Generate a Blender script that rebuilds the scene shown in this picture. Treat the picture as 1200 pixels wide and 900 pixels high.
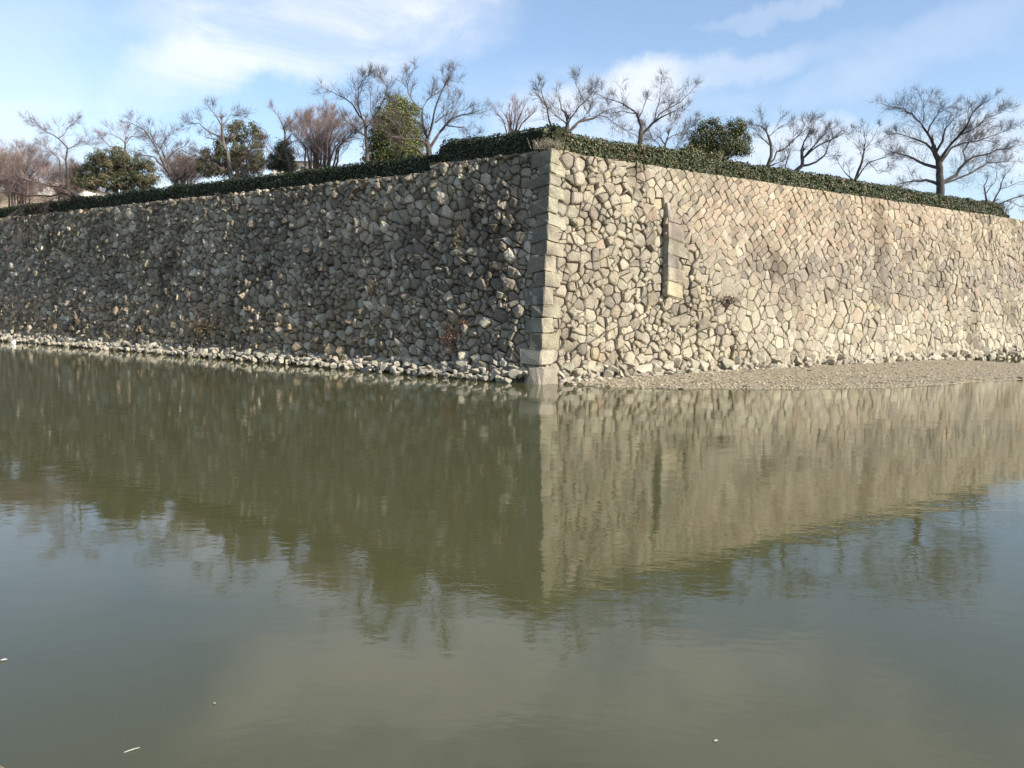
import bpy, bmesh, math, random
import numpy as np
from mathutils import Vector, Matrix, noise
from mathutils.kdtree import KDTree

for o in list(bpy.data.objects):
    bpy.data.objects.remove(o)
SC = bpy.context.scene
COL = SC.collection
R = math.radians

# ------------------------------------------------------------------ camera
FPX, HCAM = 950.0, 3.2
PITCH, ROLL = math.atan(94 / 950), R(0.8)
cF = np.array([0, math.cos(PITCH), -math.sin(PITCH)])
cX0 = np.array([1.0, 0, 0]); cU0 = np.array([0, math.sin(PITCH), math.cos(PITCH)])
cX = math.cos(ROLL) * cX0 + math.sin(ROLL) * cU0
cU = -math.sin(ROLL) * cX0 + math.cos(ROLL) * cU0
CAM = np.array([0, 0, HCAM])
cd = bpy.data.cameras.new('camera'); cam = bpy.data.objects.new('camera', cd); COL.objects.link(cam)
cd.sensor_width = 36; cd.lens = FPX / 1200 * 36; cd.clip_start = 0.1; cd.clip_end = 3000
cam.matrix_world = Matrix(((cX[0], cU[0], -cF[0], CAM[0]), (cX[1], cU[1], -cF[1], CAM[1]), (cX[2], cU[2], -cF[2], CAM[2]), (0, 0, 0, 1)))
SC.camera = cam
def ray(x, y): return cF + (x - 600) / FPX * cX + (450 - y) / FPX * cU
def onz(x, y, z):
    d = ray(x, y); return CAM + d * (z - HCAM) / d[2]
def ondepth(x, y, Y):
    d = ray(x, y); return CAM + d * (Y / d[1])
def proj(P):
    d = np.asarray(P) - CAM; w = d @ cF
    return 600 + FPX * (d @ cX) / w, 450 - FPX * (d @ cU) / w

# ------------------------------------------------------------------ sky, sun, exposure
SUN_AZ, SUN_EL = 118.2, 31.0          # azimuth clockwise from +Y (view direction)
SKY_STRENGTH, SUN_STRENGTH = 0.136, 5.0
SC.view_settings.view_transform = 'Standard'; SC.view_settings.look = 'None'
SC.view_settings.exposure = 0.68; SC.view_settings.gamma = 1.0
SC.view_settings.use_curve_mapping = False
W = bpy.data.worlds.new('World'); SC.world = W; W.use_nodes = True
wn, wl = W.node_tree.nodes, W.node_tree.links
wn.clear()
class NB:
    """tiny node-graph helper"""
    def __init__(s, nt): s.n, s.l = nt.nodes, nt.links
    def node(s, t, **k):
        x = s.n.new(t)
        for a, b in k.items(): setattr(x, a, b)
        return x
    def put(s, sock, v):
        if isinstance(v, (int, float)): sock.default_value = v
        elif isinstance(v, (tuple, list)): sock.default_value = v
        else: s.l.new(v, sock)
    def m(s, op, a, b=0.0, c=0.0, clamp=False):
        x = s.node('ShaderNodeMath', operation=op, use_clamp=clamp)
        for i, v in enumerate((a, b, c)): s.put(x.inputs[i], v)
        return x.outputs[0]
    def ramp(s, v, a, b, lo=0.0, hi=1.0):
        x = s.node('ShaderNodeMapRange', interpolation_type='SMOOTHSTEP')
        for i, q in enumerate((v, a, b, lo, hi)): s.put(x.inputs[i], q)
        return x.outputs[0]
    def noise(s, vec, scale, detail=4.0, rough=0.55, dist=0.0, col=False):
        x = s.node('ShaderNodeTexNoise')
        if vec is not None: s.l.new(vec, x.inputs['Vector'])
        x.inputs['Scale'].default_value = scale; x.inputs['Detail'].default_value = detail
        x.inputs['Roughness'].default_value = rough; x.inputs['Distortion'].default_value = dist
        return x.outputs['Color' if col else 'Fac']
    def mix(s, f, a, b, mode='MIX'):
        x = s.node('ShaderNodeMix', data_type='RGBA', blend_type=mode)
        s.put(x.inputs[0], f); s.put(x.inputs[6], a); s.put(x.inputs[7], b)
        return x.outputs[2]
    def mapping(s, vec, scale=(1, 1, 1), rot=(0, 0, 0), loc=(0, 0, 0)):
        x = s.node('ShaderNodeMapping')
        s.l.new(vec, x.inputs[0]); x.inputs[1].default_value = loc; x.inputs[2].default_value = rot; x.inputs[3].default_value = scale
        return x.outputs[0]
b = NB(W.node_tree)
sky = b.node('ShaderNodeTexSky', sky_type='NISHITA', sun_disc=False)
sky.sun_elevation = R(SUN_EL); sky.sun_rotation = R(SUN_AZ); sky.altitude = 20
sky.air_density = 1.0; sky.dust_density = 0.6; sky.ozone_density = 2.0
tc = b.node('ShaderNodeTexCoord').outputs['Generated']
sx = b.node('ShaderNodeSeparateXYZ'); wl.new(tc, sx.inputs[0])
vx, vy, vz = sx.outputs
az = b.m('ARCTAN2', vx, vy); el = b.m('ARCSINE', vz)
# thin high cloud laid on a flat layer so that it draws out towards the horizon
zz = b.m('ADD', b.m('MAXIMUM', vz, 0.0), 0.12)
cv = b.node('ShaderNodeCombineXYZ'); b.put(cv.inputs[0], b.m('DIVIDE', vx, zz)); b.put(cv.inputs[1], b.m('DIVIDE', vy, zz)); b.put(cv.inputs[2], 0.0)
wisp = b.noise(b.mapping(cv.outputs[0], (0.55, 1.1, 1), (0, 0, R(-28))), 0.9, 6, 0.58, 0.6)
fine = b.noise(b.mapping(tc, (1, 1, 2.6), (0, R(-14), 0)), 4.5, 7, 0.62, 0.8)
cover = b.m('MULTIPLY', b.ramp(wisp, 0.50, 0.80), 0.55)
wa = b.m('MULTIPLY', b.m('SUBTRACT', b.noise(tc, 4.2, 6, 0.6), 0.5), 0.17)
we = b.m('MULTIPLY', b.m('SUBTRACT', b.noise(b.mapping(tc, loc=(3.1, 7.7, 1.3)), 5.5, 6, 0.62), 0.5), 0.13)
def pa(x, y):
    d = ray(x, y); d = d / np.linalg.norm(d); return math.atan2(d[0], d[1]), math.asin(d[2])
# cloud banks of that day: centre (photograph pixels turned into sky angles), half widths, tilt, strength
BANKS = [((395, 22), 0.20, 0.052, 0.10, 0.88), ((235, 75), 0.11, 0.035, 0.55, 0.68), ((20, 110), 0.13, 0.12, 0.0, 0.22), ((20, 225), 0.25, 0.07, 0.0, 0.40),
         ((752, 106), 0.050, 0.030, 0.0, 0.55), ((690, 140), 0.10, 0.035, 0.0, 0.32), ((840, 85), 0.16, 0.020, 0.1, 0.30), ((620, 130), 0.05, 0.03, 0, 0.5),
         ((930, 5), 0.09, 0.012, 0.15, 0.25), ((1190, 165), 0.05, 0.04, 0.0, 0.75), ((980, 185), 0.12, 0.03, 0, 0.55), ((1080, 70), 0.12, 0.03, 0.3, 0.18),
         ((440, -190), 0.27, 0.10, -0.2, 1.0), ((560, -80), 0.30, 0.06, 0.1, 0.5), ((840, -140), 0.17, 0.03, -0.2, 0.55), ((1000, -230), 0.45, 0.11, 0.1, 0.62)]
tot = cover
for (pc, sa, se, tl, st) in BANKS:
    a0, e0 = pa(*pc)
    da = b.m('SUBTRACT', b.m('ADD', az, wa), a0); de = b.m('SUBTRACT', b.m('ADD', el, we), e0)
    ct, sn = math.cos(tl), math.sin(tl)
    p = b.m('ADD', b.m('MULTIPLY', da, ct), b.m('MULTIPLY', de, sn)); q = b.m('SUBTRACT', b.m('MULTIPLY', de, ct), b.m('MULTIPLY', da, sn))
    d2 = b.m('ADD', b.m('POWER', b.m('DIVIDE', p, sa), 2.0), b.m('POWER', b.m('DIVIDE', q, se), 2.0))
    g = b.m('MULTIPLY', b.ramp(d2, 1.7, 0.0), st)
    tot = b.m('SUBTRACT', b.m('ADD', tot, g), b.m('MULTIPLY', tot, g))
tot = b.m('MULTIPLY', tot, b.ramp(fine, 0.28, 0.62, 0.30, 1.08), clamp=True)
skyc = b.mix(0.07, sky.outputs[0], (3.7, 4.1, 4.7, 1))      # thin veil of high cirrus everywhere
cloudc = b.mix(0.08, (5.2, 5.25, 5.5, 1), sky.outputs[0])
haze_f = b.ramp(el, 0.30, 0.0, 0.0, 0.45)
skyh = b.mix(haze_f, skyc, (2.9, 3.4, 4.15, 1))
bg = b.node('ShaderNodeBackground'); wl.new(b.mix(tot, skyh, cloudc), bg.inputs[0]); bg.inputs[1].default_value = SKY_STRENGTH
out = b.node('ShaderNodeOutputWorld'); wl.new(bg.outputs[0], out.inputs[0])

sd = bpy.data.lights.new('sun', 'SUN'); sun = bpy.data.objects.new('sun', sd); COL.objects.link(sun)
sd.energy = SUN_STRENGTH; sd.angle = R(0.5); sd.color = (1.0, 0.93, 0.82)
sdir = Vector((math.cos(R(SUN_EL)) * math.sin(R(SUN_AZ)), math.cos(R(SUN_EL)) * math.cos(R(SUN_AZ)), math.sin(R(SUN_EL))))
sun.rotation_euler = sdir.to_track_quat('Z', 'Y').to_euler(); sun.location = (40, -30, 60)

# ------------------------------------------------------------------ helpers
def mat(name):
    m = bpy.data.materials.new(name); m.use_nodes = True; m.node_tree.nodes.clear()
    g = NB(m.node_tree)
    pb = g.node('ShaderNodeBsdfPrincipled'); ou = g.node('ShaderNodeOutputMaterial'); g.l.new(pb.outputs[0], ou.inputs[0])
    return m, g, pb
def bump(g, pb, h, strength, dist):
    x = g.node('ShaderNodeBump'); x.inputs['Strength'].default_value = strength; x.inputs['Distance'].default_value = dist
    g.l.new(h, x.inputs['Height']); g.l.new(x.outputs[0], pb.inputs['Normal'])
def tag(o, label, cat, group=None):
    o['label'] = label; o['category'] = cat
    if group: o['group'] = group
    return o
def empty(name, loc):
    o = bpy.data.objects.new(name, None); COL.objects.link(o); o.location = loc; o.empty_display_size = 0.3
    return o
def fast_mesh(name, V, F):
    me = bpy.data.meshes.new(name)
    V = np.ascontiguousarray(V, dtype=np.float32)
    lens = np.fromiter((len(f) for f in F), dtype=np.int32, count=len(F)) if not isinstance(F, np.ndarray) else np.full(len(F), F.shape[1], dtype=np.int32)
    idx = np.fromiter((i for f in F for i in f), dtype=np.int32, count=int(lens.sum())) if not isinstance(F, np.ndarray) else F.ravel().astype(np.int32)
    me.vertices.add(len(V)); me.vertices.foreach_set('co', V.ravel())
    me.loops.add(len(idx)); me.loops.foreach_set('vertex_index', idx)
    me.polygons.add(len(lens)); st = np.zeros(len(lens), dtype=np.int32); st[1:] = np.cumsum(lens)[:-1]
    me.polygons.foreach_set('loop_start', st)
    me.update(calc_edges=True)
    return me
def mesh_obj(name, V, F, m, parent=None, cols=None, smooth=False, origin=None):
    V = np.asarray(V, dtype=float)
    if parent is not None and origin is None: origin = np.array(parent.location)
    if origin is not None: V = V - origin
    me = fast_mesh(name, V, F)
    if cols is not None:
        ca = me.color_attributes.new('tone', 'FLOAT_COLOR', 'POINT')
        c = np.ones((len(V), 4), dtype=np.float32); c[:, :3] = np.asarray(cols)
        ca.data.foreach_set('color', c.ravel())
    me.polygons.foreach_set('use_smooth', np.full(len(me.polygons), bool(smooth)))
    me.materials.append(m)
    o = bpy.data.objects.new(name, me); COL.objects.link(o)
    if parent is not None: o.parent = parent
    elif origin is not None: o.location = origin
    return o
class Geo:
    """collects loose pieces plus batches of twigs and leaves that numpy turns into faces at the end"""
    def __init__(s): s.V, s.F, s.C, s.tw, s.lf, s.lfa = [], [], [], {}, [], []
    def add(s, V, F, c=None):
        k = len(s.V); s.V.extend([tuple(v) for v in V]); s.F.extend([tuple(i + k for i in f) for f in F])
        if c is not None: s.C.extend([c] * len(V))
    def twig(s, pts, r, c): s.tw.setdefault(len(pts), []).append((pts, r, c))
    def sprout(s, per, lo, hi, r, up, seed):
        """hair-fine shoots on every twig collected so far"""
        rs_ = np.random.RandomState(seed); new = []
        for n, L in s.tw.items():
            P = np.array([t[0] for t in L]); c = np.array([t[2] for t in L])
            for _ in range(per):
                N = len(P); t = rs_.uniform(.25, .999, N) * (n - 1); i = t.astype(int); f = (t - i)[:, None]; k = np.arange(N)
                a, b_ = P[k, i], P[k, i + 1]; p = a + (b_ - a) * f
                ax = b_ - a; ax /= np.linalg.norm(ax, axis=1, keepdims=True) + 1e-9
                sd_ = np.cross(ax, rs_.normal(0, 1, (N, 3))); sd_ /= np.linalg.norm(sd_, axis=1, keepdims=True) + 1e-9
                an = rs_.uniform(.35, .85, N)[:, None]
                d = ax * np.cos(an) + sd_ * np.sin(an) + np.array((0, 0, up)); d /= np.linalg.norm(d, axis=1, keepdims=True)
                ln = rs_.uniform(lo, hi, N)[:, None]; bend = rs_.normal(0, .08, (N, 3)) + np.array((0, 0, up * .3))
                new.append((np.stack([p, p + d * ln * .5, p + (d + bend) * ln], axis=1), c))
        if new:
            Q = np.concatenate([t[0] for t in new]); c = np.concatenate([t[1] for t in new])
            s.tw.setdefault(3, []).extend((Q[i], r, c[i]) for i in range(len(Q)))
    def build(s, name, m, parent=None, smooth=False, origin=None):
        V, F, C = [np.array(s.V, dtype=float).reshape(-1, 3)], list(s.F), [np.array(s.C, dtype=float).reshape(-1, 3)]
        base = len(s.V)
        for n, L in s.tw.items():
            P = np.array([t[0] for t in L]); r = np.array([t[1] for t in L]); c = np.array([t[2] for t in L]); N = len(L)
            T = np.empty_like(P); T[:, 1:-1] = P[:, 2:] - P[:, :-2]; T[:, 0] = P[:, 1] - P[:, 0]; T[:, -1] = P[:, -1] - P[:, -2]
            T /= np.linalg.norm(T, axis=2, keepdims=True) + 1e-9
            E1 = np.cross(T, np.array((0.37, 0.81, 0.45))); E1 /= np.linalg.norm(E1, axis=2, keepdims=True) + 1e-9; E2 = np.cross(T, E1)
            rad = r[:, None] * np.linspace(1, 0.22, n)[None, :]
            ring = np.stack([P + rad[..., None] * (math.cos(q) * E1 + math.sin(q) * E2) for q in (0, 2.0944, 4.1888)], axis=2).reshape(-1, 3)
            V.append(ring); C.append(np.repeat(c, n * 3, axis=0))
            f = np.array([[i * 3 + j, i * 3 + (j + 1) % 3, i * 3 + 3 + (j + 1) % 3, i * 3 + 3 + j] for i in range(n - 1) for j in range(3)])
            F.extend(map(tuple, ((np.arange(N) * n * 3)[:, None, None] + f[None] + base).reshape(-1, 4).tolist())); base += N * n * 3
        if s.lf: s.lfa.append((np.array([t[0] for t in s.lf]), np.array([t[1] for t in s.lf]), np.array([t[2] for t in s.lf]), np.array([t[3] for t in s.lf]), .5))
        for p, nr, sz, c, asp in s.lfa:
            rs_ = np.random.RandomState(len(p))
            sz = sz[:, None]; N = len(p)
            nr = nr + rs_.normal(0, .55, (N, 3)); nr /= np.linalg.norm(nr, axis=1, keepdims=True)
            A = np.cross(nr, rs_.normal(0, 1, (N, 3))); A /= np.linalg.norm(A, axis=1, keepdims=True); B = np.cross(nr, A)
            q = np.stack([p - A * sz, p + B * sz * asp + nr * sz * .15, p + A * sz, p - B * sz * asp + nr * sz * .15], axis=1).reshape(-1, 3)
            V.append(q); C.append(np.repeat(c, 4, axis=0))
            F.extend(map(tuple, (np.arange(N * 4).reshape(-1, 4) + base).tolist())); base += N * 4
        C = np.concatenate(C)
        return mesh_obj(name, np.concatenate(V), F, m, parent, C if len(C) else None, smooth, origin)
def tube(G, pts, rads, k=5, c=None):
    pts = [np.asarray(p, float) for p in pts]
    V, F = [], []
    n = len(pts)
    for i in range(n):
        t = pts[min(i + 1, n - 1)] - pts[max(i - 1, 0)]; t = t / (np.linalg.norm(t) + 1e-9)
        a = np.array([0.31, 0.92, 0.2]) if abs(t[2]) > 0.8 else np.array([0, 0, 1.0])
        e1 = np.cross(t, a); e1 /= np.linalg.norm(e1); e2 = np.cross(t, e1)
        for j in range(k):
            q = 2 * math.pi * j / k
            V.append(pts[i] + rads[i] * (math.cos(q) * e1 + math.sin(q) * e2))
    for i in range(n - 1):
        for j in range(k):
            F.append((i * k + j, i * k + (j + 1) % k, (i + 1) * k + (j + 1) % k, (i + 1) * k + j))
    F.append(tuple(range((n - 1) * k, n * k)))
    G.add(V, F, c)

# ------------------------------------------------------------------ materials
def stone_material(name, dirt, speck, moss, relief=0.08):
    m, g, pb = mat(name)
    at = g.node('ShaderNodeAttribute', attribute_name='tone').outputs['Color']
    ge = g.node('ShaderNodeNewGeometry').outputs['Position']
    n1 = g.noise(ge, 2.6, 3, 0.6); n2 = g.noise(ge, 14.0, 4, 0.7); n4 = g.noise(ge, 45.0, 2, 0.6)
    c = g.mix(g.ramp(n1, 0.35, 0.72), g.mix(1.0, at, (0.80, 0.79, 0.78, 1), 'MULTIPLY'), at)
    c = g.mix(g.m('MULTIPLY', g.ramp(n2, 0.54, 0.70), speck), c, g.mix(1.0, at, (0.34, 0.33, 0.33, 1), 'MULTIPLY'))
    c = g.mix(g.m('MULTIPLY', g.ramp(n2, 0.46, 0.32), 0.45), c, g.mix(1.0, at, (1.45, 1.42, 1.34, 1), 'MULTIPLY'))
    n3 = g.noise(g.mapping(ge, (1, 1, 0.45)), 0.55, 4, 0.62)
    c = g.mix(g.m('MULTIPLY', g.ramp(n3, 0.48, 0.70), dirt), c, g.mix(1.0, c, (0.42, 0.39, 0.36, 1), 'MULTIPLY'))
    c = g.mix(g.m('MULTIPLY', g.ramp(n4, 0.52, 0.68), 0.5), c, g.mix(1.0, c, (0.5, 0.48, 0.45, 1), 'MULTIPLY'))
    c = g.mix(g.m('MULTIPLY', g.ramp(g.noise(ge, 0.9, 3, 0.65), 0.56, 0.72), moss), c, (0.16, 0.155, 0.085, 1))
    g.l.new(c, pb.inputs['Base Color']); pb.inputs['Roughness'].default_value = 0.92; pb.inputs['Specular IOR Level'].default_value = 0.25
    h = g.m('ADD', g.m('MULTIPLY', n2, 0.7), g.m('ADD', g.m('MULTIPLY', n1, 0.8), g.m('MULTIPLY', n4, 0.25)))
    bump(g, pb, h, 1.0, relief)
    return m
M_STONE_R = stone_material('sunlit_granite', 0.75, 0.62, 0.15)
M_STONE_L = stone_material('weathered_granite', 0.70, 0.75, 0.22)
M_QUOIN = stone_material('dressed_granite', 0.35, 0.50, 0.25, 0.14)
M_FOOT = stone_material('bleached_granite', 0.05, 0.30, 0.03)
m, g, pb = mat('joint_earth'); M_JOINT = m
ge = g.node('ShaderNodeNewGeometry').outputs['Position']
g.l.new(g.mix(g.noise(ge, 4, 4), (0.035, 0.032, 0.026, 1), (0.085, 0.075, 0.055, 1)), pb.inputs['Base Color']); pb.inputs['Roughness'].default_value = 1.0
bump(g, pb, g.noise(ge, 12, 4), 1.0, 0.1)
m, g, pb = mat('gravel_ground'); M_GRAVEL = m
ge = g.node('ShaderNodeNewGeometry').outputs['Position']
vo = g.node('ShaderNodeTexVoronoi'); g.l.new(ge, vo.inputs['Vector']); vo.inputs['Scale'].default_value = 9.0
c = g.mix(g.noise(ge, 3, 5), (0.35, 0.285, 0.18, 1), (0.50, 0.42, 0.285, 1))
c = g.mix(g.ramp(vo.outputs['Distance'], 0.0, 0.7), g.mix(0.4, c, vo.outputs['Color'], 'SOFT_LIGHT'), g.mix(1.0, c, (0.5, 0.5, 0.5, 1), 'MULTIPLY'))
g.l.new(c, pb.inputs['Base Color']); pb.inputs['Roughness'].default_value = 0.95
bump(g, pb, vo.outputs['Distance'], 1.0, -0.06)
m, g, pb = mat('bare_earth'); M_EARTH = m
ge = g.node('ShaderNodeNewGeometry').outputs['Position']
c = g.mix(g.ramp(g.noise(ge, 0.6, 6), 0.35, 0.65), (0.15, 0.11, 0.075, 1), (0.27, 0.20, 0.14, 1))
g.l.new(g.mix(g.ramp(g.noise(ge, 5, 5), 0.5, 0.7), c, (0.19, 0.17, 0.09, 1)), pb.inputs['Base Color']); pb.inputs['Roughness'].default_value = 1
def tone_material(name, rough=0.7, spec=0.3, var=0.3, trans=0.0):
    m, g, pb = mat(name)
    at = g.node('ShaderNodeAttribute', attribute_name='tone').outputs['Color']
    ge = g.node('ShaderNodeNewGeometry').outputs['Position']
    f = g.ramp(g.noise(ge, 7, 5), 0.3, 0.7, 1 - var, 1 + var)
    cc = g.node('ShaderNodeCombineXYZ')
    for i in range(3): g.put(cc.inputs[i], f)
    g.l.new(g.mix(1.0, at, cc.outputs[0], 'MULTIPLY'), pb.inputs['Base Color'])
    pb.inputs['Roughness'].default_value = rough; pb.inputs['Specular IOR Level'].default_value = spec
    return m
M_LEAF = tone_material('leaf', 0.5, 0.35)
M_BARK = tone_material('bark', 0.95, 0.1)
M_PLAIN = tone_material('weathered_paint', 0.8, 0.2, 0.08)

m, g, pb = mat('moat_water'); M_WATER = m
ge = g.node('ShaderNodeNewGeometry').outputs['Position']
c = g.mix(g.noise(ge, 0.12, 3), (0.062, 0.063, 0.025, 1), (0.072, 0.071, 0.032, 1))
g.l.new(c, pb.inputs['Base Color'])
pb.inputs['Roughness'].default_value = 0.012; pb.inputs['IOR'].default_value = 1.42
w1 = g.noise(g.mapping(ge, (1.0, 1.3, 1)), 0.9, 3, 0.5)
w2 = g.noise(g.mapping(ge, (1.0, 1.9, 1), (0, 0, 0.25)), 4.5, 3, 0.55)
wave = g.m('ADD', g.m('MULTIPLY', w1, 0.018), g.m('MULTIPLY', w2, 0.0036))
x = g.node('ShaderNodeBump'); x.inputs['Strength'].default_value = 1.0; x.inputs['Distance'].default_value = 0.40
gust = g.ramp(g.noise(g.mapping(ge, (0.6, 1.0, 1)), 0.09, 3), 0.35, 0.68, 0.45, 1.3)
g.l.new(g.m('MULTIPLY', wave, gust), x.inputs['Height']); g.l.new(x.outputs[0], pb.inputs['Normal'])

# ------------------------------------------------------------------ wall surfaces
HC = 9.8
C0 = onz(632, 450, 0); CT = onz(646, 172, HC); DV = CT - C0; DV[2] = 0
def hdir(x, y):
    d = ray(x, y); d[2] = 0; return d / np.linalg.norm(d)
U_L, U_R = hdir(-749, 336), hdir(1998, 374)
N_L = np.array([-U_L[1], U_L[0], 0])
N_R = np.array([U_R[1], -U_R[0], 0])
def gz(z):
    t = min(max(z / HC, -0.2), 1.15); return 1 - (1 - t) ** 1.15 if t < 1 else 1 + (t - 1) * 0.3
def corner(z):
    c = C0 + DV * gz(z); c[2] = z; return c
def sstep(a, b_, x):
    t = min(max((x - a) / (b_ - a), 0), 1); return t * t * (3 - 2 * t)
SCOL, ZC0, ZC1 = 6.75, 3.55, 7.95          # old corner standing proud of the lit wall
def wall(side, s, z, off):
    u, n = (U_L, N_L) if side == 'L' else (U_R, N_R)
    if side == 'R' and s > SCOL:
        off = off + 0.26 * sstep(ZC0 - 1.6, ZC0 + 1.0, z) * (1 - sstep(SCOL + 0.6, SCOL + 6.5, s)) * (1 - sstep(ZC1 - 0.7, ZC1 + 0.6, z))
    belly = 0.10 * noise.noise(Vector((s * 0.23, z * 0.3, 3.3 if side == 'L' else 9.1)))
    p = corner(z) + u * s + n * (off + belly * sstep(0, 3, s)) * 0.97
    p[2] += off * 0.24
    return p
def wall_arr(side, A, s, z):
    """wall() for the vertices A (s, z, off) of one stone whose centre is (s, z)"""
    A = np.asarray(A); u, n = (U_L, N_L) if side == 'L' else (U_R, N_R)
    off = A[:, 2].copy()
    if side == 'R' and s > SCOL:
        off += 0.26 * sstep(ZC0 - 1.6, ZC0 + 1.0, z) * (1 - sstep(SCOL + 0.6, SCOL + 6.5, s)) * (1 - sstep(ZC1 - 0.7, ZC1 + 0.6, z))
    belly = 0.10 * noise.noise(Vector((s * 0.23, z * 0.3, 3.3 if side == 'L' else 9.1))) * sstep(0, 3, s)
    t = np.clip(A[:, 1] / HC, -0.2, 1.0); g_ = 1 - (1 - t) ** 1.15
    P = C0[None] + DV[None] * g_[:, None] + u[None] * A[:, :1] + n[None] * ((off + belly) * 0.97)[:, None]
    P[:, 2] = A[:, 1] + off * 0.24
    return P
def ztop(side, s):
    if side == 'L':
        if s < 1.0: return HC - 0.05
        return HC - 0.14 if s < 6.7 else HC - 0.50
    return HC - 0.16 + 0.14 * (1 - sstep(0, 2.2, s))

# ------------------------------------------------------------------ water, terrain
wat = mesh_obj('moat_water', [(-260, -60, 0), (260, -60, 0), (260, 160, 0), (-260, 160, 0)], [(0, 1, 2, 3)], M_WATER); wat['kind'] = 'structure'
bed = mesh_obj('moat_bed', [(-260, -60, -1.5), (260, -60, -1.5), (260, 160, -1.5), (-260, 160, -1.5)], [(0, 1, 2, 3)], M_EARTH); bed['kind'] = 'structure'
# ground behind the walls: an earth platform reaching to the horizon
def plan(side, s, back):
    u, n = (U_L, N_L) if side == 'L' else (U_R, N_R)
    return CT + u * s - n * back
zt = HC - 0.62
inner = [plan('L', 90, 0.45), plan('L', 40, 0.45), plan('L', 20, 0.45), plan('L', 7, 0.45), C0 + DV * 1.25, plan('R', 7, .45), plan('R', 20, .45), plan('R', 40, .45), plan('R', 75, .45)]
outer = [(-900, 500), (-700, 900), (-400, 900), (-200, 900), (0, 900), (200, 900), (400, 900), (700, 900), (900, 500)]
V = [(p[0], p[1], zt) for p in inner] + [(p[0], p[1], zt + 3) for p in outer]; n = len(inner)
F = [(i, i + 1, n + i + 1, n + i) for i in range(n - 1)]
o = mesh_obj('rampart_ground', V, F, M_EARTH); o['kind'] = 'structure'

# ------------------------------------------------------------------ stones
def power_cells(sites, wts, bounds, asp=1.0):
    sites = [(x / asp, y) for x, y in sites]; bounds = (bounds[0] / asp, bounds[1] / asp, bounds[2], bounds[3])
    kd = KDTree(len(sites))
    for i, (x, y) in enumerate(sites): kd.insert((x, y, 0), i)
    kd.balance()
    s0, s1, z0, z1f = bounds
    cells = []
    for i, (x, y) in enumerate(sites):
        r = 1.6
        poly = [(x - r, y - r), (x + r, y - r), (x + r, y + r), (x - r, y + r)]
        cuts = []
        for co, j, d in kd.find_n((x, y, 0), 22):
            if j == i: continue
            dx, dy = co[0] - x, co[1] - y; d2 = dx * dx + dy * dy
            if d2 < 1e-8: continue
            t = 0.5 * (d2 + wts[i] - wts[j])
            cuts.append((dx, dy, t))
        zt_ = z1f(x * asp)
        cuts += [(0, 1, zt_ - y), (0, -1, y - z0), (-1, 0, x - s0), (1, 0, s1 - x)]
        for (a, b_, t) in cuts:
            res = []; m_ = len(poly)
            if m_ < 3: break
            val = [a * (p[0] - x) + b_ * (p[1] - y) - t for p in poly]
            for k in range(m_):
                p, q = poly[k], poly[(k + 1) % m_]; v0, v1 = val[k], val[(k + 1) % m_]
                if v0 <= 0: res.append(p)
                if (v0 < 0) != (v1 < 0) and v0 != v1:
                    f = v0 / (v0 - v1); res.append((p[0] + f * (q[0] - p[0]), p[1] + f * (q[1] - p[1])))
            poly = res
        cells.append([(p[0] * asp, p[1]) for p in poly] if len(poly) >= 3 else None)
    return cells
def area(poly):
    return 0.5 * sum(poly[i][0] * poly[(i + 1) % len(poly)][1] - poly[(i + 1) % len(poly)][0] * poly[i][1] for i in range(len(poly)))
def cut(poly, c, d):
    """the two sides of a convex outline cut by the line through c along d"""
    A, B = [], []
    val = [(p[0] - c[0]) * -d[1] + (p[1] - c[1]) * d[0] for p in poly]
    for k in range(len(poly)):
        p, q = poly[k], poly[(k + 1) % len(poly)]; v0, v1 = val[k], val[(k + 1) % len(poly)]
        (A if v0 >= 0 else B).append(p)
        if (v0 >= 0) != (v1 >= 0):
            f = v0 / (v0 - v1); x_ = (p[0] + f * (q[0] - p[0]), p[1] + f * (q[1] - p[1])); A.append(x_); B.append(x_)
    return [t for t in (A, B) if len(t) >= 3]
def split(poly, rng, lev=0):
    A = abs(area(poly))
    P = np.array(poly); c = P.mean(axis=0)
    if lev < 1 and (A > 0.45 or (A > 0.09 and rng.random() < 0.22)):
        w_, v_ = np.linalg.eigh(np.cov((P - c).T)); ax = v_[:, 0]          # short axis: cut across the length
        an = math.atan2(ax[1], ax[0]) + rng.gauss(0, 0.32)
        k = math.sqrt(A)
        r_ = cut(poly, c + np.array((rng.gauss(0, .09 * k), rng.gauss(0, .09 * k))), (math.cos(an), math.sin(an)))
        return [t for q in r_ for t in split(q, rng, lev + 1)]
    if A > 0.05 and rng.random() < 0.30:                                    # a chinking chip at one corner
        i = rng.randrange(len(poly)); p = P[i]; d = c - p; t = rng.uniform(.28, .5)
        an = math.atan2(d[1], d[0]) + math.pi / 2 + rng.gauss(0, .25)
        return cut(poly, p + d * t, (math.cos(an), math.sin(an)))
    return [poly]
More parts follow.
